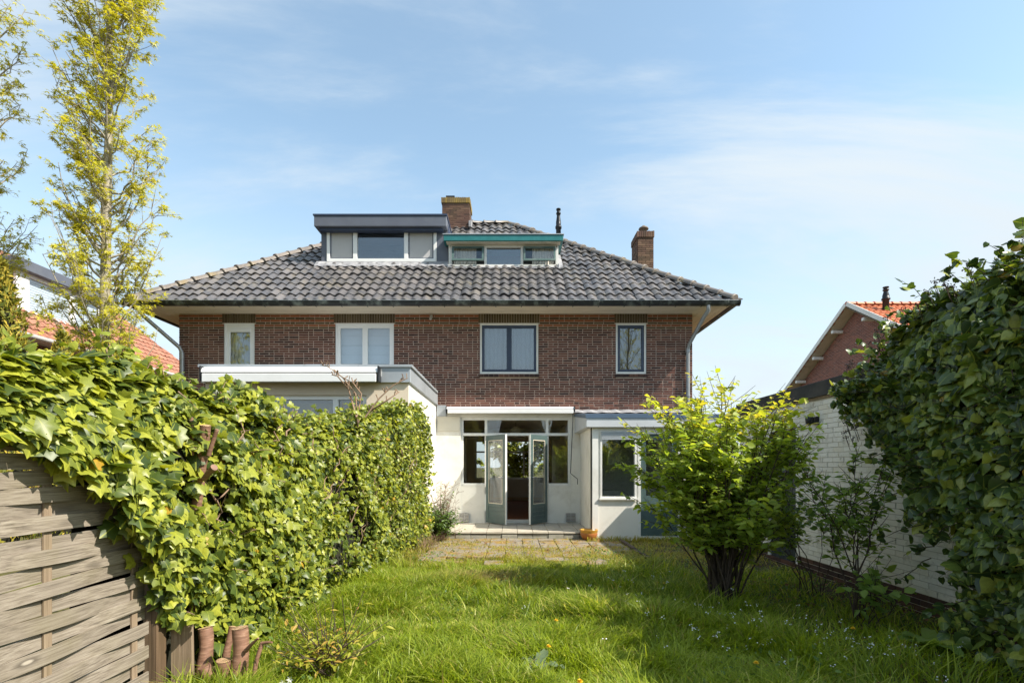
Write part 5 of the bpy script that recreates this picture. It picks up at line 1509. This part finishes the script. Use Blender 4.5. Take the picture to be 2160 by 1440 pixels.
x = np.where(face, fx - 0.22 * wob(y, z, 42, f=2.8) - 0.09 * wob(y, z, 43, f=7) + 0.35 * ro ** 2 + rng.exponential(0.06, n), fx + 0.25 + 1.1 * u)
# the end towards the house thins to hanging strands
thin = (y > 5.0) & face & (rng.random(n) < np.clip((y - 5.0) * 0.45, 0, 0.5))
gap = ((wob(y, z, 44, f=4.0) > 0.42) & face & (z < 1.9) & (y > 4.2)) | ((wob(y, z, 45, f=5.0) > 0.55) & face & (rng.random(n) < .7))
keep = ~thin & ~gap
pos = np.stack([x, y, z], 1)[keep]; nf = face[keep]; n = len(pos)
nrm = np.where(nf[:, None], np.array([-1.0, -0.25, 0.35]), np.array([-0.3, -0.1, 1.0])) + rng.normal(0, 0.62, (n, 3))
tip = np.stack([-0.3 + rng.normal(0, .4, n), rng.normal(0, .5, n), -0.8 + rng.normal(0, .3, n)], 1)
rot = frames(nrm, tip); size = 0.068 * np.clip(rng.lognormal(-.05, .38, n), .35, 1.9)
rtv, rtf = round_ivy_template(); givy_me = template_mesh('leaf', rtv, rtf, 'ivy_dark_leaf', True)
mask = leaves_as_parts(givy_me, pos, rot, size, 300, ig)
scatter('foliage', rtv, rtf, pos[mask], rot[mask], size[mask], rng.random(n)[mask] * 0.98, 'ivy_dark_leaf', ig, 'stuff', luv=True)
A_, D_, L_ = [], [], []
for i in range(130):
    y_ = rb.uniform(2.3, 6.0); A_.append((float(g_face(y_)) + rb.uniform(.1, .9), y_, float(g_top(y_)) - .05)); D_.append((rb.gauss(-.3, .5), rb.gauss(0, .5), rb.uniform(.3, 1))); L_.append(rb.uniform(.12, .34))
for i in range(150):
    y_ = rb.uniform(3.0, 6.0); z_ = rb.uniform(float(g_low(y_)), float(g_top(y_)) - .3); A_.append((float(g_face(y_)) + .04, y_, z_)); D_.append((-1, rb.gauss(.3, .7), rb.gauss(-.3, .6))); L_.append(rb.uniform(.12, .36))
for i in range(46):
    y_ = rb.uniform(4.3, 5.9); A_.append((3.95, y_, float(g_low(y_)) + .1)); D_.append((-.25, rb.gauss(.4, .5), -1)); L_.append(rb.uniform(.2, .5))
shoots(A_, D_, L_, (rtv, rtf), 'ivy_dark_leaf', ig, .072, 'twig_dark', 302, (.35, .97))
# berry heads along the crest
oct_v = [(0, 0, 1), (1, 0, 0), (0, 1, 0), (-1, 0, 0), (0, -1, 0), (0, 0, -1)]; oct_f = [(0, 1, 2), (0, 2, 3), (0, 3, 4), (0, 4, 1), (5, 2, 1), (5, 3, 2), (5, 4, 3), (5, 1, 4)]
bp = []; m = MB()
for i in range(120):
    yb_ = rb.uniform(2.6, 6.1); zb = float(g_top(yb_)) + rb.uniform(0.0, 0.10); xb = float(g_face(yb_)) + rb.uniform(0.0, 0.6)
    if i > 85: yb_ = rb.uniform(5.6, 6.1); zb = rb.uniform(1.7, 2.6); xb = float(g_face(yb_)) - 0.02
    c = Vector((xb, yb_, zb)); m.tube([c - Vector((-.05, 0, .14)), c], 0.0035, 4)
    for k in range(11):
        dv = Vector((rb.gauss(0, 1), rb.gauss(0, 1), rb.gauss(.3, .8))).normalized() * 0.032
        bp.append(c + dv); m.tube([c, c + dv], 0.0018, 3, cap=False)
m.build('berry_stalks', 'twig_dark', ig)
bp = np.array([tuple(p) for p in bp]); nb = len(bp)
scatter('berries', oct_v, oct_f, bp, np.tile(np.eye(3), (nb, 1, 1)), np.full(nb, 0.0065), rng.random(nb), 'berry', ig, 'stuff')

# ------------------------------------------------------------------ the bright garden shrub
def shrub(name, base, stems, label, cat, crown, leaf_tpl, mat, tip_mat, size, seed, lz0, bark='bush_bark', parts=300, lean=(0, 0), twigs=9, per=10, r0=0.013, group=None):
    rs = random.Random(seed); rn = np.random.default_rng(seed)
    t = empty(name, base, None, label, cat, group)
    b = Vector(base); wood = MB(); lp = []; ld = []
    cx, cy, rx, ry, z0, z1 = crown
    for i in range(stems):
        a = rs.uniform(0, 2 * math.pi); rr_ = math.sqrt(rs.random())
        end = Vector((cx + rx * rr_ * math.cos(a), cy + ry * rr_ * math.sin(a), 0))
        end.z = z1 - (z1 - z0) * 0.30 * rr_ ** 2 - rs.random() ** 2 * (z1 - z0) * 0.75
        st = b + Vector((rs.gauss(0, .07), rs.gauss(0, .06), 0))
        n = 7; pts = []
        for k in range(n + 1):
            u = k / n
            p = st.lerp(end, u); w = u ** 1.5
            p.x = st.x + (end.x - st.x) * (0.45 * u + 0.55 * w) ; p.y = st.y + (end.y - st.y) * (0.45 * u + 0.55 * w)
            p += Vector((rs.gauss(0, .018), rs.gauss(0, .018), rs.gauss(0, .01))) * (1 if k else 0)
            pts.append(p)
        wood.tube(pts, [r0 * (1 - 0.8 * k / n) * rs.uniform(.8, 1.2) for k in range(n + 1)], 6, cap=False)
        for k in range(twigs):
            u = rs.uniform(0.34, 1.0); f = u * n; q = pts[int(min(f, n - 1e-3))].lerp(pts[min(int(f) + 1, n)], f % 1)
            if q.z < lz0 * rs.uniform(.55, 1.35): continue
            dv = Vector((q.x - b.x + rs.gauss(0, .35), q.y - b.y + rs.gauss(0, .35), rs.uniform(0.05, .75))).normalized()
            L = rs.uniform(0.16, 0.42)
            pp = [q + dv * (L * s_) + Vector((0, 0, 0.05 * s_ * s_)) for s_ in (0, .35, .7, 1)]
            wood.tube(pp, [0.004, 0.003, 0.0025, 0.0015], 4, cap=False)
            for j in range(per):
                s_ = 0.12 + 0.9 * (j + rs.random() * .6) / per
                c = q + dv * (L * min(s_, 1)) + Vector((rs.gauss(0, .012), rs.gauss(0, .012), rs.gauss(0, .01)))
                side = dv.cross(Vector((0, 0, 1))).normalized() * (1 if j % 2 else -1)
                lp.append(c); ld.append(side * 0.8 + dv * 0.6 + Vector((rs.gauss(0, .3), rs.gauss(0, .3), rs.gauss(-.1, .3))))
    wood.build('stems', bark, t)
    pos = np.array([tuple(p) for p in lp]); tipd = np.array([tuple(p) for p in ld]); n = len(pos)
    nr = np.tile([0.12, -0.1, 1.0], (n, 1)) + rn.normal(0, .42, (n, 3))
    rot = frames(nr, tipd); sc = size * rn.uniform(.55, 1.3, n)
    ltv, ltf = leaf_tpl
    me = template_mesh('leaf', ltv, ltf, mat)
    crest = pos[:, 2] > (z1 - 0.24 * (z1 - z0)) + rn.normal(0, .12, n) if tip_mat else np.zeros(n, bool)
    if parts:
        old = np.where(~crest)[0]
        mk = leaves_as_parts(me, pos[old], rot[old], sc[old], parts, t)
        old = old[mk]
    else: old = np.where(~crest)[0]
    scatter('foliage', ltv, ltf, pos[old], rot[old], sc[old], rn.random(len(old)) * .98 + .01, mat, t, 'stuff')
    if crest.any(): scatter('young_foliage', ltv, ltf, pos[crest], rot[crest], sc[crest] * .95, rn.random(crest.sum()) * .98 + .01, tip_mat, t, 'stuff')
    return t
shrub('garden_shrub', (2.22, 5.55, -0.05), 60, 'bushy yellow green shrub with many stems in front of the kitchen', 'shrub',
      (2.24, 5.62, 0.90, 0.82, 0.62, 2.20), oval_template(0.29), 'bush_leaf', 'bush_tip_leaf', 0.082, 25, 0.50, twigs=20, per=12)
shrub('sapling', (3.25, 4.95, -0.06), 7, 'thin leggy sapling with dark leaves before the garage wall', 'sapling',
      (3.28, 5.15, 0.46, 0.42, 0.7, 1.85), oval_template(0.34), 'sapling_leaf', None, 0.075, 28, 0.62, parts=120, twigs=14, per=9, r0=0.009)
shrub('sapling', (3.35, 6.0, -0.06), 8, 'loose sapling leaning out between shrub and garage wall', 'sapling',
      (3.22, 6.0, 0.42, 0.5, 0.5, 1.95), oval_template(0.34), 'sapling_leaf', None, 0.078, 29, 0.40, parts=100, twigs=13, per=9, r0=0.006)
shrub('sapling', (3.2, 4.72, -0.07), 5, 'low seedling with round leaves at the garage plinth', 'sapling',
      (3.32, 4.72, 0.17, 0.16, 0.15, 0.50), oval_template(0.40), 'sapling_leaf', None, 0.085, 10, 0.12, parts=40, twigs=7, per=5, r0=0.005)
shrub('wall_plant', (-1.42, 10.05, 0.0), 26, 'low green plant against the white extension wall', 'plant',
      (-1.40, 10.05, 0.34, 0.30, 0.1, 0.62), oval_template(0.20), 'weed_leaf', None, 0.07, 12, 0.05, parts=0, twigs=9, per=9, r0=0.005)
shrub('golden_seedling', (-1.22, 3.45, 0.0), 9, 'small golden leaved seedling in the grass by the stumps', 'plant',
      (-1.22, 3.45, 0.20, 0.16, 0.05, 0.26), oval_template(0.17), 'gold_leaf', None, 0.062, 13, 0.03, parts=60, twigs=6, per=6, r0=0.004)
ds = empty('dry_stalks', (-1.32, 10.3, 0), None, 'dry brown flower stalks against the sunlit white wall', 'dry plant')
m = MB()
for i in range(34):
    b = Vector((-1.36 + rb.gauss(0, .10), 10.3 + rb.gauss(0, .08), 0)); h = rb.uniform(.6, 1.15); lx = rb.gauss(.06, .17)
    pts = [b + Vector((lx * u * u, rb.gauss(0, .01), h * u)) for u in (0, .3, .6, .85, 1)]
    m.tube(pts, [.004, .0035, .003, .002, .0015], 4)
    for k in range(8):
        q = pts[3].lerp(pts[4], rb.random()) if k > 3 else pts[2].lerp(pts[3], rb.random())
        m.tube([q, q + Vector((rb.gauss(0, .05), rb.gauss(0, .03), rb.uniform(.02, .07)))], [.002, .004], 4)
m.build('stalks', 'dry_twig', ds)
dg2 = empty('straw_clump', (-1.60, 9.2, 0), None, 'pale dead grass clump at the foot of the ivy', 'dry plant')
m = MB()
for i in range(150):
    b = Vector((-1.55 + rb.gauss(0, .12), 9.05 + rb.gauss(0, .25), 0)); a = rb.gauss(0, .2); h = rb.uniform(.12, .38)
    m.tube([b, b + Vector((a * .4, rb.gauss(0, .05), h * .6)), b + Vector((a, rb.gauss(0, .1), h * rb.uniform(.6, 1)))], [.003, .0025, .001], 3)
m.build('stalks', 'dry_twig', dg2)

# ------------------------------------------------------------------ slender trees behind the hedge
def slim_tree(base, H, label, seed, wid, nbr, crown0, per_twig, lean=0.0, group='slender yellow green trees'):
    rs = random.Random(seed); rn = np.random.default_rng(seed)
    t = empty('sweetgum_tree', base, None, label, 'tree', group)
    b = Vector(base); n = 16; tr = []
    for i in range(n + 1):
        u = i / n; tr.append(b + Vector((lean * u + 0.05 * math.sin(u * 7 + seed), 0.04 * math.cos(u * 6), H * u)))
    m = MB(); m.tube(tr, [0.112 * (1 - 0.72 * i / n) + .004 for i in range(n + 1)], 12); m.build('trunk', 'bark_pale', t)
    w = MB(); lp, ld = [], []
    def at(u): f = u * n; i = min(int(f), n - 1); return tr[i].lerp(tr[i + 1], f - i)
    for i in range(nbr):
        u = crown0 + (0.99 - crown0) * (i + rs.random()) / nbr
        q = at(u); a = rs.uniform(0, 6.283)
        L = wid * rs.uniform(.55, 1.15) * (1.0 if u < .55 else 1.0 - 0.35 * (u - .55))
        out = Vector((math.cos(a), math.sin(a), 0)); rise = rs.uniform(1.0, 2.1)
        pts = []
        for k in range(7):
            s_ = k / 6
            p = q + out * (L * (s_ ** 0.8)) + Vector((0, 0, L * rise * s_ ** 1.25)) + Vector((rs.gauss(0, .03), rs.gauss(0, .03), rs.gauss(0, .03))) * (1 if k else 0)
            pts.append(p)
        r_ = 0.022 * rs.uniform(.7, 1.2)
        w.tube(pts, [r_ * (1 - .82 * k / 6) for k in range(7)], 5, cap=False)
        for k in range(9):
            f = rs.uniform(1.4, 5.99); p = pts[int(f)].lerp(pts[int(f) + 1], f % 1)
            d = (out * rs.uniform(-.2, 1) + Vector((rs.gauss(0, .7), rs.gauss(0, .7), rs.uniform(.0, 1.0)))).normalized()
            l = rs.uniform(.12, .42)
            e = p + d * l; w.tube([p, p.lerp(e, .5) + Vector((0, 0, -.015)), e], [.006, .0045, .003], 4, cap=False)
            for j in range(per_twig):
                c = p.lerp(e, rs.uniform(.45, 1.05)) + Vector((rs.gauss(0, .035), rs.gauss(0, .035), rs.gauss(0, .035)))
                lp.append(c); ld.append(d * .7 + Vector((rs.gauss(0, .6), rs.gauss(0, .6), rs.gauss(-.1, .5))))
    w.build('branches', 'bark_pale', t)
    pos = np.array([tuple(p) for p in lp]); tip = np.array([tuple(p) for p in ld]); k = len(pos)
    nr = np.tile([0.3, -0.25, 0.9], (k, 1)) + rn.normal(0, .45, (k, 3))
    stv, stf = star_template()
    scatter('crown', stv, stf, pos, frames(nr, tip), 0.098 * rn.uniform(.55, 1.25, k), rn.random(k) * .98 + .01, 'tree_leaf', t, 'stuff')
slim_tree((-7.72, 10.1, 0), 12.2, 'tall slender tree with yellow green star leaves and pale trunk', 3, 0.86, 165, 0.17, 11)
slim_tree((-10.95, 10.6, 0), 12.0, 'slender tree cut off by the edge of the view above the conifer', 4, 0.95, 110, 0.17, 8)

def conifer(base, H, rad, label, seed, n, group=None):
    rn = np.random.default_rng(seed)
    t = empty('conifer', base, None, label, 'conifer', group)
    m = MB(); b = Vector(base); m.tube([b, b + Vector((0, 0, H * .9))], [0.06, 0.01], 7); m.build('trunk', 'twig_dark', t)
    m = MB(); m.lathe(b, [(rad * .35, 0), (rad * .66, H * .15), (rad * .66, H * .45), (rad * .4, H * .8), (0.01, H * .95)], 12); m.build('inner_shade', 'hedge_shade', t)  # solid cone under the sprays, coloured dark to stand in for shade
    u = rn.random(n) ** .8; a = rn.uniform(0, 6.283, n)
    prof = np.interp(u, [0, .12, .45, .8, 1], [.75, 1, .95, .6, .04])
    lob = 1 + .16 * wob(a * 1.5, u * 6, seed + 5, f=2)
    r_ = rad * prof * lob * (1 - rn.exponential(.08, n))
    pos = np.stack([base[0] + r_ * np.cos(a), base[1] + r_ * np.sin(a), base[2] + u * H], 1)
    nr = np.stack([np.cos(a), np.sin(a), np.full(n, .3)], 1) + rn.normal(0, .5, (n, 3))
    tip = np.stack([np.cos(a) * .6, np.sin(a) * .6, np.full(n, .9)], 1) + rn.normal(0, .35, (n, 3))
    s_, f_ = spray_template()
    scatter('crown', s_, f_, pos, frames(nr, tip), 0.13 * rn.uniform(.6, 1.3, n), rn.random(n) * .98 + .01, 'conifer_leaf', t, 'stuff')
conifer((-7.72, 7.95, 0), 4.45, 0.50, 'golden tipped conifer at the edge of the view behind the ivy', 51, 5200)
conifer((-7.30, 8.6, 0), 3.50, 0.42, 'small soft green conifer just left of the pale trunk', 52, 2200)
conifer((-2.3, -6.0, 0), 4.2, 0.9, 'conifer mirrored in the door panes', 53, 2600)
conifer((2.9, -6.5, 0), 5.2, 1.5, 'broad yellow green tree mirrored in the door panes', 54, 3600)
conifer((0.6, -9.5, 0), 7.4, 2.3, 'broad dark tree mirrored in the door panes', 56, 4200)
slim_tree((7.2, -8.6, 0), 10.6, 'tall leafy tree mirrored in the narrow navy sash window', 57, 1.7, 60, 0.25, 5, group='garden trees mirrored in the windows')
conifer((-2.6, -9.0, 0), 10.2, 1.4, 'tall pointed conifer mirrored in an upper window', 55, 2600)

# shrub outside the street window
shrub('street_shrub', (0.2, 23.0, 0), 26, 'dark leafy shrub seen through the street window', 'shrub', (0.2, 23.0, 2.6, .8, .3, 5.2), oval_template(.34), 'ivy_dark_leaf', None, 0.20, 77, .2, parts=0, twigs=20, per=12)

# ------------------------------------------------------------------ lawn
def blades():
    P_, H_, W_, RN, DR_ = [], [], [], [], []
    def zone(n, x0, x1, y0, y1, hfun, keepfun=None):
        x = rng.uniform(x0, x1, n); y = rng.uniform(y0, y1, n)
        k = np.abs(x) < (y * 0.97 + 0.25)
        if keepfun is not None: k &= rng.random(n) < keepfun(x, y)
        x, y = x[k], y[k]
        P_.append(np.stack([x, y, gz(x, y) - .004], 1)); H_.append(hfun(x, y))
    def tall(x, y): return (0.125 + 0.075 * wob(x, y, 61, f=2.6) + 0.065 * wob(x, y, 62, f=7)) * rng.uniform(.5, 1.35, len(x)) * np.interp(y, [3, 6.8, 7.8, 10], [1.15, .95, .55, .4])
    def lawn(x, y):
        d = np.clip(1.05 - np.clip((x - 1.65 - .25 * wob(x, y, 90, f=2.5)) / .75, 0, 1) * 0.97, 0, 1)
        d = d * np.clip(np.interp(y + .35 * wob(x, y, 95, f=2.2), [3, 6.9, 7.7, 8.5], [1, 1, .5, .10]), 0, 1)
        d = d * np.where(wob(x, y, 64, f=3) > .55, .45, 1)
        dry = np.exp(-(((x + .35) / .55) ** 2 + ((y - 6.25) / .30) ** 2))
        return d * (1 - .45 * dry)
    zone(120000, -2.0, 3.6, 2.9, 5.2, tall, lawn)
    zone(95000, -2.0, 3.6, 5.2, 7.4, tall, lawn)
    zone(42000, -1.9, 3.4, 7.4, 9.2, tall, lawn)
    zone(17000, -1.7, 3.6, 7.8, 10.3, lambda x, y: rng.uniform(.02, .085, len(x)), lambda x, y: np.where((wob(x, y, 66, f=3) > .1) | (np.abs(((x + 1.62) / .303) % 1) < .08), .8, .12))
    zone(9000, 1.8, 4.0, 3.2, 8.6, lambda x, y: rng.uniform(.03, .11, len(x)), lambda x, y: np.where(wob(x, y, 67, f=3) > .0, .7, .12))
    zone(1200, -2.0, -1.4, 7.0, 10.2, lambda x, y: rng.uniform(.08, .25, len(x)))
    zone(900, 1.4, 3.9, 9.9, 10.19, lambda x, y: rng.uniform(.05, .16, len(x)))
    zone(7000, -1.9, 2.4, 3.0, 7.6, lambda x, y: rng.uniform(.20, .36, len(x)) * np.interp(y, [3, 7.6], [1, .8]), lambda x, y: np.where(wob(x, y, 91, f=4) > .25, .9, .10))
    p = np.vstack(P_); h = np.maximum(np.concatenate(H_), .025); n = len(p)
    a = rng.uniform(0, 6.283, n); clump = 6.283 * wob(p[:, 0], p[:, 1], 69, f=4)
    a = np.where(rng.random(n) < .6, clump + rng.normal(0, .6, n), a)
    lean = np.abs(rng.normal(.72, .36, n)) * h
    dx, dy = np.cos(a), np.sin(a)
    w = np.clip(0.0036 * rng.uniform(.7, 1.5, n) * np.interp(p[:, 1], [3, 8], [1.0, 1.5]), .002, .009)
    sa = a + np.pi / 2 + rng.normal(0, .5, n); sx, sy = np.cos(sa) * w, np.sin(sa) * w
    V = np.zeros((n, 7, 3))
    for k, (u, wf) in enumerate([(0, 1.0), (.42, .92), (.78, .6)]):
        cx = p[:, 0] + dx * lean * u ** 1.9; cy = p[:, 1] + dy * lean * u ** 1.9; cz = p[:, 2] + h * (u - .16 * u ** 3)
        V[:, 2 * k] = np.stack([cx - sx * wf, cy - sy * wf, cz], 1); V[:, 2 * k + 1] = np.stack([cx + sx * wf, cy + sy * wf, cz], 1)
    V[:, 6] = np.stack([p[:, 0] + dx * lean * 1.05, p[:, 1] + dy * lean * 1.05, p[:, 2] + h * .84], 1)
    tf = [(0, 1, 3, 2), (2, 3, 5, 4), (4, 5, 6)]
    lens = np.array([4, 4, 3]); flat = np.array([i for f in tf for i in f])
    L = (flat[None] + (np.arange(n) * 7)[:, None]).reshape(-1); tot = np.tile(lens, n); st = np.concatenate([[0], np.cumsum(tot)[:-1]])
    me = bpy.data.meshes.new('grass')
    me.vertices.add(n * 7); me.vertices.foreach_set('co', V.astype(np.float32).reshape(-1))
    me.loops.add(len(L)); me.loops.foreach_set('vertex_index', L.astype(np.int32))
    me.polygons.add(len(tot)); me.polygons.foreach_set('loop_start', st.astype(np.int32)); me.polygons.foreach_set('loop_total', tot.astype(np.int32))
    me.polygons.foreach_set('use_smooth', np.ones(len(tot), bool))
    rnd = np.clip(.60 + .25 * wob(p[:, 0], p[:, 1], 71, f=2) + rng.normal(0, .2, n), .01, .99)
    dry = np.exp(-(((p[:, 0] + .35) / .6) ** 2 + ((p[:, 1] - 6.25) / .30) ** 2)) * 1.3 + np.interp(p[:, 1], [6.9, 8.2], [0, .66]) + (rng.random(n) < .05) * .8
    dry = np.clip(dry * rng.uniform(.4, 1.2, n), 0, .95)
    for nm, v in (('rnd', rnd), ('dry', dry)):
        at = me.attributes.new(nm, 'FLOAT', 'POINT'); at.data.foreach_set('value', np.repeat(v, 7).astype(np.float32))
    me.update(); me.materials.append(MATS['grass_blade'])
    o = obj_from_mesh('grass', me); tag(o, 'long unmown green lawn grass across the garden', 'grass', kind='stuff')
blades()

# low weeds under the shrub and along the garage
n = 5200
x = rng.uniform(1.2, 4.0, n); y = rng.uniform(3.0, 8.8, n)
k = (wob(x, y, 81, f=2.6) > -.25) & (x > 1.2 + .5 * rng.random(n)) & (np.abs(x) < y * .97 + .2); x, y = x[k], y[k]; n = len(x)
pos = np.stack([x, y, gz(x, y) + rng.uniform(.005, .07, n)], 1)
otv, otf = oval_template(.30)
o = scatter('weeds', otv, otf, pos, frames(np.tile([0, -.2, 1.0], (n, 1)) + rng.normal(0, .5, (n, 3)), rng.normal(0, 1, (n, 3))), .034 * rng.uniform(.5, 1.6, n), rng.random(n), 'weed_leaf', None, 'stuff')
tag(o, 'low shaded weeds and moss under the shrub', 'weeds')
n = 4200; x = rng.uniform(-1.9, 2.2, n); y = rng.uniform(3.0, 8.6, n); k = (wob(x, y, 93, f=3.2) > .30); x, y = x[k], y[k]; n = len(x)
pos = np.stack([x, y, gz(x, y) + rng.uniform(.04, .13, n)], 1)
o = scatter('clover', otv, otf, pos, frames(np.tile([0, -.25, 1.0], (n, 1)) + rng.normal(0, .45, (n, 3)), rng.normal(0, 1, (n, 3))), .032 * rng.uniform(.5, 1.6, n), rng.random(n), 'weed_leaf', None, 'stuff')
tag(o, 'patches of small leaved weeds among the lawn grass', 'weeds')
n = 380; x = np.concatenate([rng.uniform(2.0, 4.0, 300), rng.uniform(-1.9, 1.9, 80)]); y = np.concatenate([rng.uniform(3.2, 7.5, 300), rng.uniform(8.4, 10.2, 80)])
pos = np.stack([x, y, gz(x, y) + .03], 1)
o = scatter('fallen_leaves', otv, otf, pos, frames(np.tile([0, 0, 1.0], (n, 1)) + rng.normal(0, .35, (n, 3)), rng.normal(0, 1, (n, 3))), .06 * rng.uniform(.5, 1.4, n), rng.random(n), 'fallen_leaf', None, 'stuff')
tag(o, 'scattered brown fallen leaves along the garage plinth', 'leaf litter')

# white wildflowers: thin stems with tiny heads
fx_, fy_ = [], []
for (cx, cy, sx, sy, k) in ((1.25, 5.9, .35, .45, 26), (1.85, 4.15, .40, .30, 42), (2.35, 3.75, .36, .22, 46), (0.9, 5.2, .5, .5, 7), (1.6, 4.7, .4, .4, 16)):
    fx_.append(rng.normal(cx, sx, k)); fy_.append(rng.normal(cy, sy, k))
fx_ = np.concatenate(fx_); fy_ = np.concatenate(fy_); ok = fy_ > 3.0; fx_, fy_ = fx_[ok], fy_[ok]
wf = empty('white_wildflowers', (1.7, 4.4, 0), None, 'tiny white wildflowers scattered through the shaded grass', 'wildflowers'); wf['kind'] = 'stuff'
m = MB(); heads = []
for x, y in zip(fx_, fy_):
    z = G(x, y); h = rb.uniform(.12, .27); e = Vector((x + rb.gauss(0, .03), y + rb.gauss(0, .03), z + h))
    m.tube([(x, y, z), (x + rb.gauss(0, .01), y, z + h * .6), e], [.0018, .0015, .001], 3, cap=False)
    for k in range(rb.randint(2, 5)): heads.append(e + Vector((rb.gauss(0, .011), rb.gauss(0, .011), rb.gauss(0, .008))))
m.build('flower_stems', 'weed_leaf', wf, kind='stuff')
heads = np.array([tuple(p) for p in heads]); k = len(heads)
quad_v = [(-.5, -.5, 0), (0, -.28, .1), (.5, -.5, 0), (.28, 0, .1), (.5, .5, 0), (0, .28, .1), (-.5, .5, 0), (-.28, 0, .1)]
scatter('flower_heads', quad_v, [(0, 1, 7), (1, 2, 3), (3, 4, 5), (5, 6, 7), (1, 3, 5, 7)], heads, frames(np.tile([0, -.35, 1.0], (k, 1)) + rng.normal(0, .4, (k, 3)), rng.normal(0, 1, (k, 3))), .0105 * rng.uniform(.5, 1.1, k), rng.random(k), 'petal_white', wf, 'stuff')

# dandelions
DAND = [(1172, 1309, 'dandelion in the sunlit grass at the shadow edge'), (1156, 1364, 'dandelion in the sunlit grass ahead of the dock leaves'), (1388, 1230, 'dandelion nearest the paving in the shrub shade'),
        (1400, 1231, 'dandelion just right of another in the shrub shade'), (1594, 1399, 'dandelion among long grass near the white flowers'), (1798, 1326, 'single dandelion on the dark soil by the garage'), (1222, 1438, 'dandelion at the bottom edge near the dock leaves')]
for (px, py, lab) in DAND:
    Yd = 1.26 * FPX / (py - VPY) if py < 1400 else 1.24 * FPX / (py - VPY); p = P(px, py, Yd); z = G(p.x, p.y)
    d = empty('dandelion', (p.x, p.y, z), None, lab, 'flower', 'dandelions in the lawn')
    m = MB(); m.tube([(p.x, p.y + .01, z), (p.x + .004, p.y, p.z)], .0022, 5); m.build('stem', 'weed_leaf', d)
    m = MB(); n = 18
    for ring, (r_, zz) in enumerate(((.019, .0), (.014, .005), (.008, .008))):
        for k in range(n):
            a = 2 * math.pi * (k + ring * .33) / n; b_ = .0032
            c, s = math.cos(a), math.sin(a); o = Vector((p.x + .004, p.y, p.z + zz * .5))
            m.add([o + Vector((c * .002 - s * b_ * .4, s * .002 + c * b_ * .4, 0)), o + Vector((c * .002 + s * b_ * .4, s * .002 - c * b_ * .4, 0)), o + Vector((c * r_ + s * b_, s * r_ - c * b_, .006 + zz)), o + Vector((c * r_ - s * b_, s * r_ + c * b_, .006 + zz))], [(0, 1, 2, 3)])
    m.build('petals', 'petal_yellow', d)
# dock leaves and the big dark leaves by the garage
def rosette(name, c, leaves, L, w, label, cat, mat, seed):
    rs = random.Random(seed); t = empty(name, c, None, label, cat)
    n = 8
    for i in range(leaves):
        a = 6.283 * i / leaves + rs.gauss(0, .25); l = L * rs.uniform(.7, 1.15); up_ = rs.uniform(.35, .95)
        m = MB(); vs = []
        for k in range(n + 1):
            u = k / n; wid = w * l * math.sin(math.pi * min(1, .08 + u * .92)) ** .8 * (1 - .25 * u)
            r_ = l * u * math.cos(up_ * .9 * (1 - .6 * u)); z = l * (math.sin(up_) * u - .45 * u * u) + .01
            base = Vector((c[0] + math.cos(a) * r_, c[1] + math.sin(a) * r_, c[2] + .03 + z)); s_ = Vector((-math.sin(a), math.cos(a), 0)) * wid
            wv = .012 * math.sin(k * 2.4 + i)
            vs += [base - s_ + Vector((0, 0, .25 * wid + wv)), base, base + s_ + Vector((0, 0, .25 * wid - wv))]
        m.add(vs, [f for k in range(n) for f in ((3 * k, 3 * k + 1, 3 * k + 4, 3 * k + 3), (3 * k + 1, 3 * k + 2, 3 * k + 5, 3 * k + 4))], rs.random() * .98 + .01, True)
        m.build('leaf', mat, t)
p = P(1135, 1425, 3.55); rosette('dock_plant', (p.x, 3.55, G(p.x, 3.55) + .02), 6, .22, .24, 'broad pale dock leaves low in the front grass', 'plant', 'dock_leaf', 4)
rosette('dock_plant', (3.30, 4.15, G(3.3, 4.15)), 9, .34, .22, 'large dark toothed leaves on the soil below garage ivy', 'plant', 'sapling_leaf', 6)
rosette('dock_plant', (-1.72, 4.35, G(-1.72, 4.35)), 7, .20, .26, 'grey green leaves at the foot of the ivy hedge', 'plant', 'dock_leaf', 7)
for (px, py, lab) in ((612, 1432, 'higher of two white star flowers in the grass by the stumps'), (598, 1438, 'lower of two white star flowers in the grass by the stumps')):
    p = P(px, py, 3.12); z = G(p.x, p.y)
    d = empty('white_flower', (p.x, p.y, z), None, lab, 'flower', 'white star flowers beside the stumps')
    m = MB(); m.tube([(p.x, p.y, z), tuple(p)], .002, 5); m.build('stem', 'weed_leaf', d)
    for k in range(6):
        a = 6.283 * k / 6; c, s = math.cos(a), math.sin(a); m = MB()
        m.add([p, p + Vector((c * .010 - s * .005, -.004, s * .010 + c * .005)), p + Vector((c * .024, -.008, s * .024)), p + Vector((c * .010 + s * .005, -.004, s * .010 - c * .005))], [(0, 1, 2, 3)]); m.build('petal', 'petal_white', d)
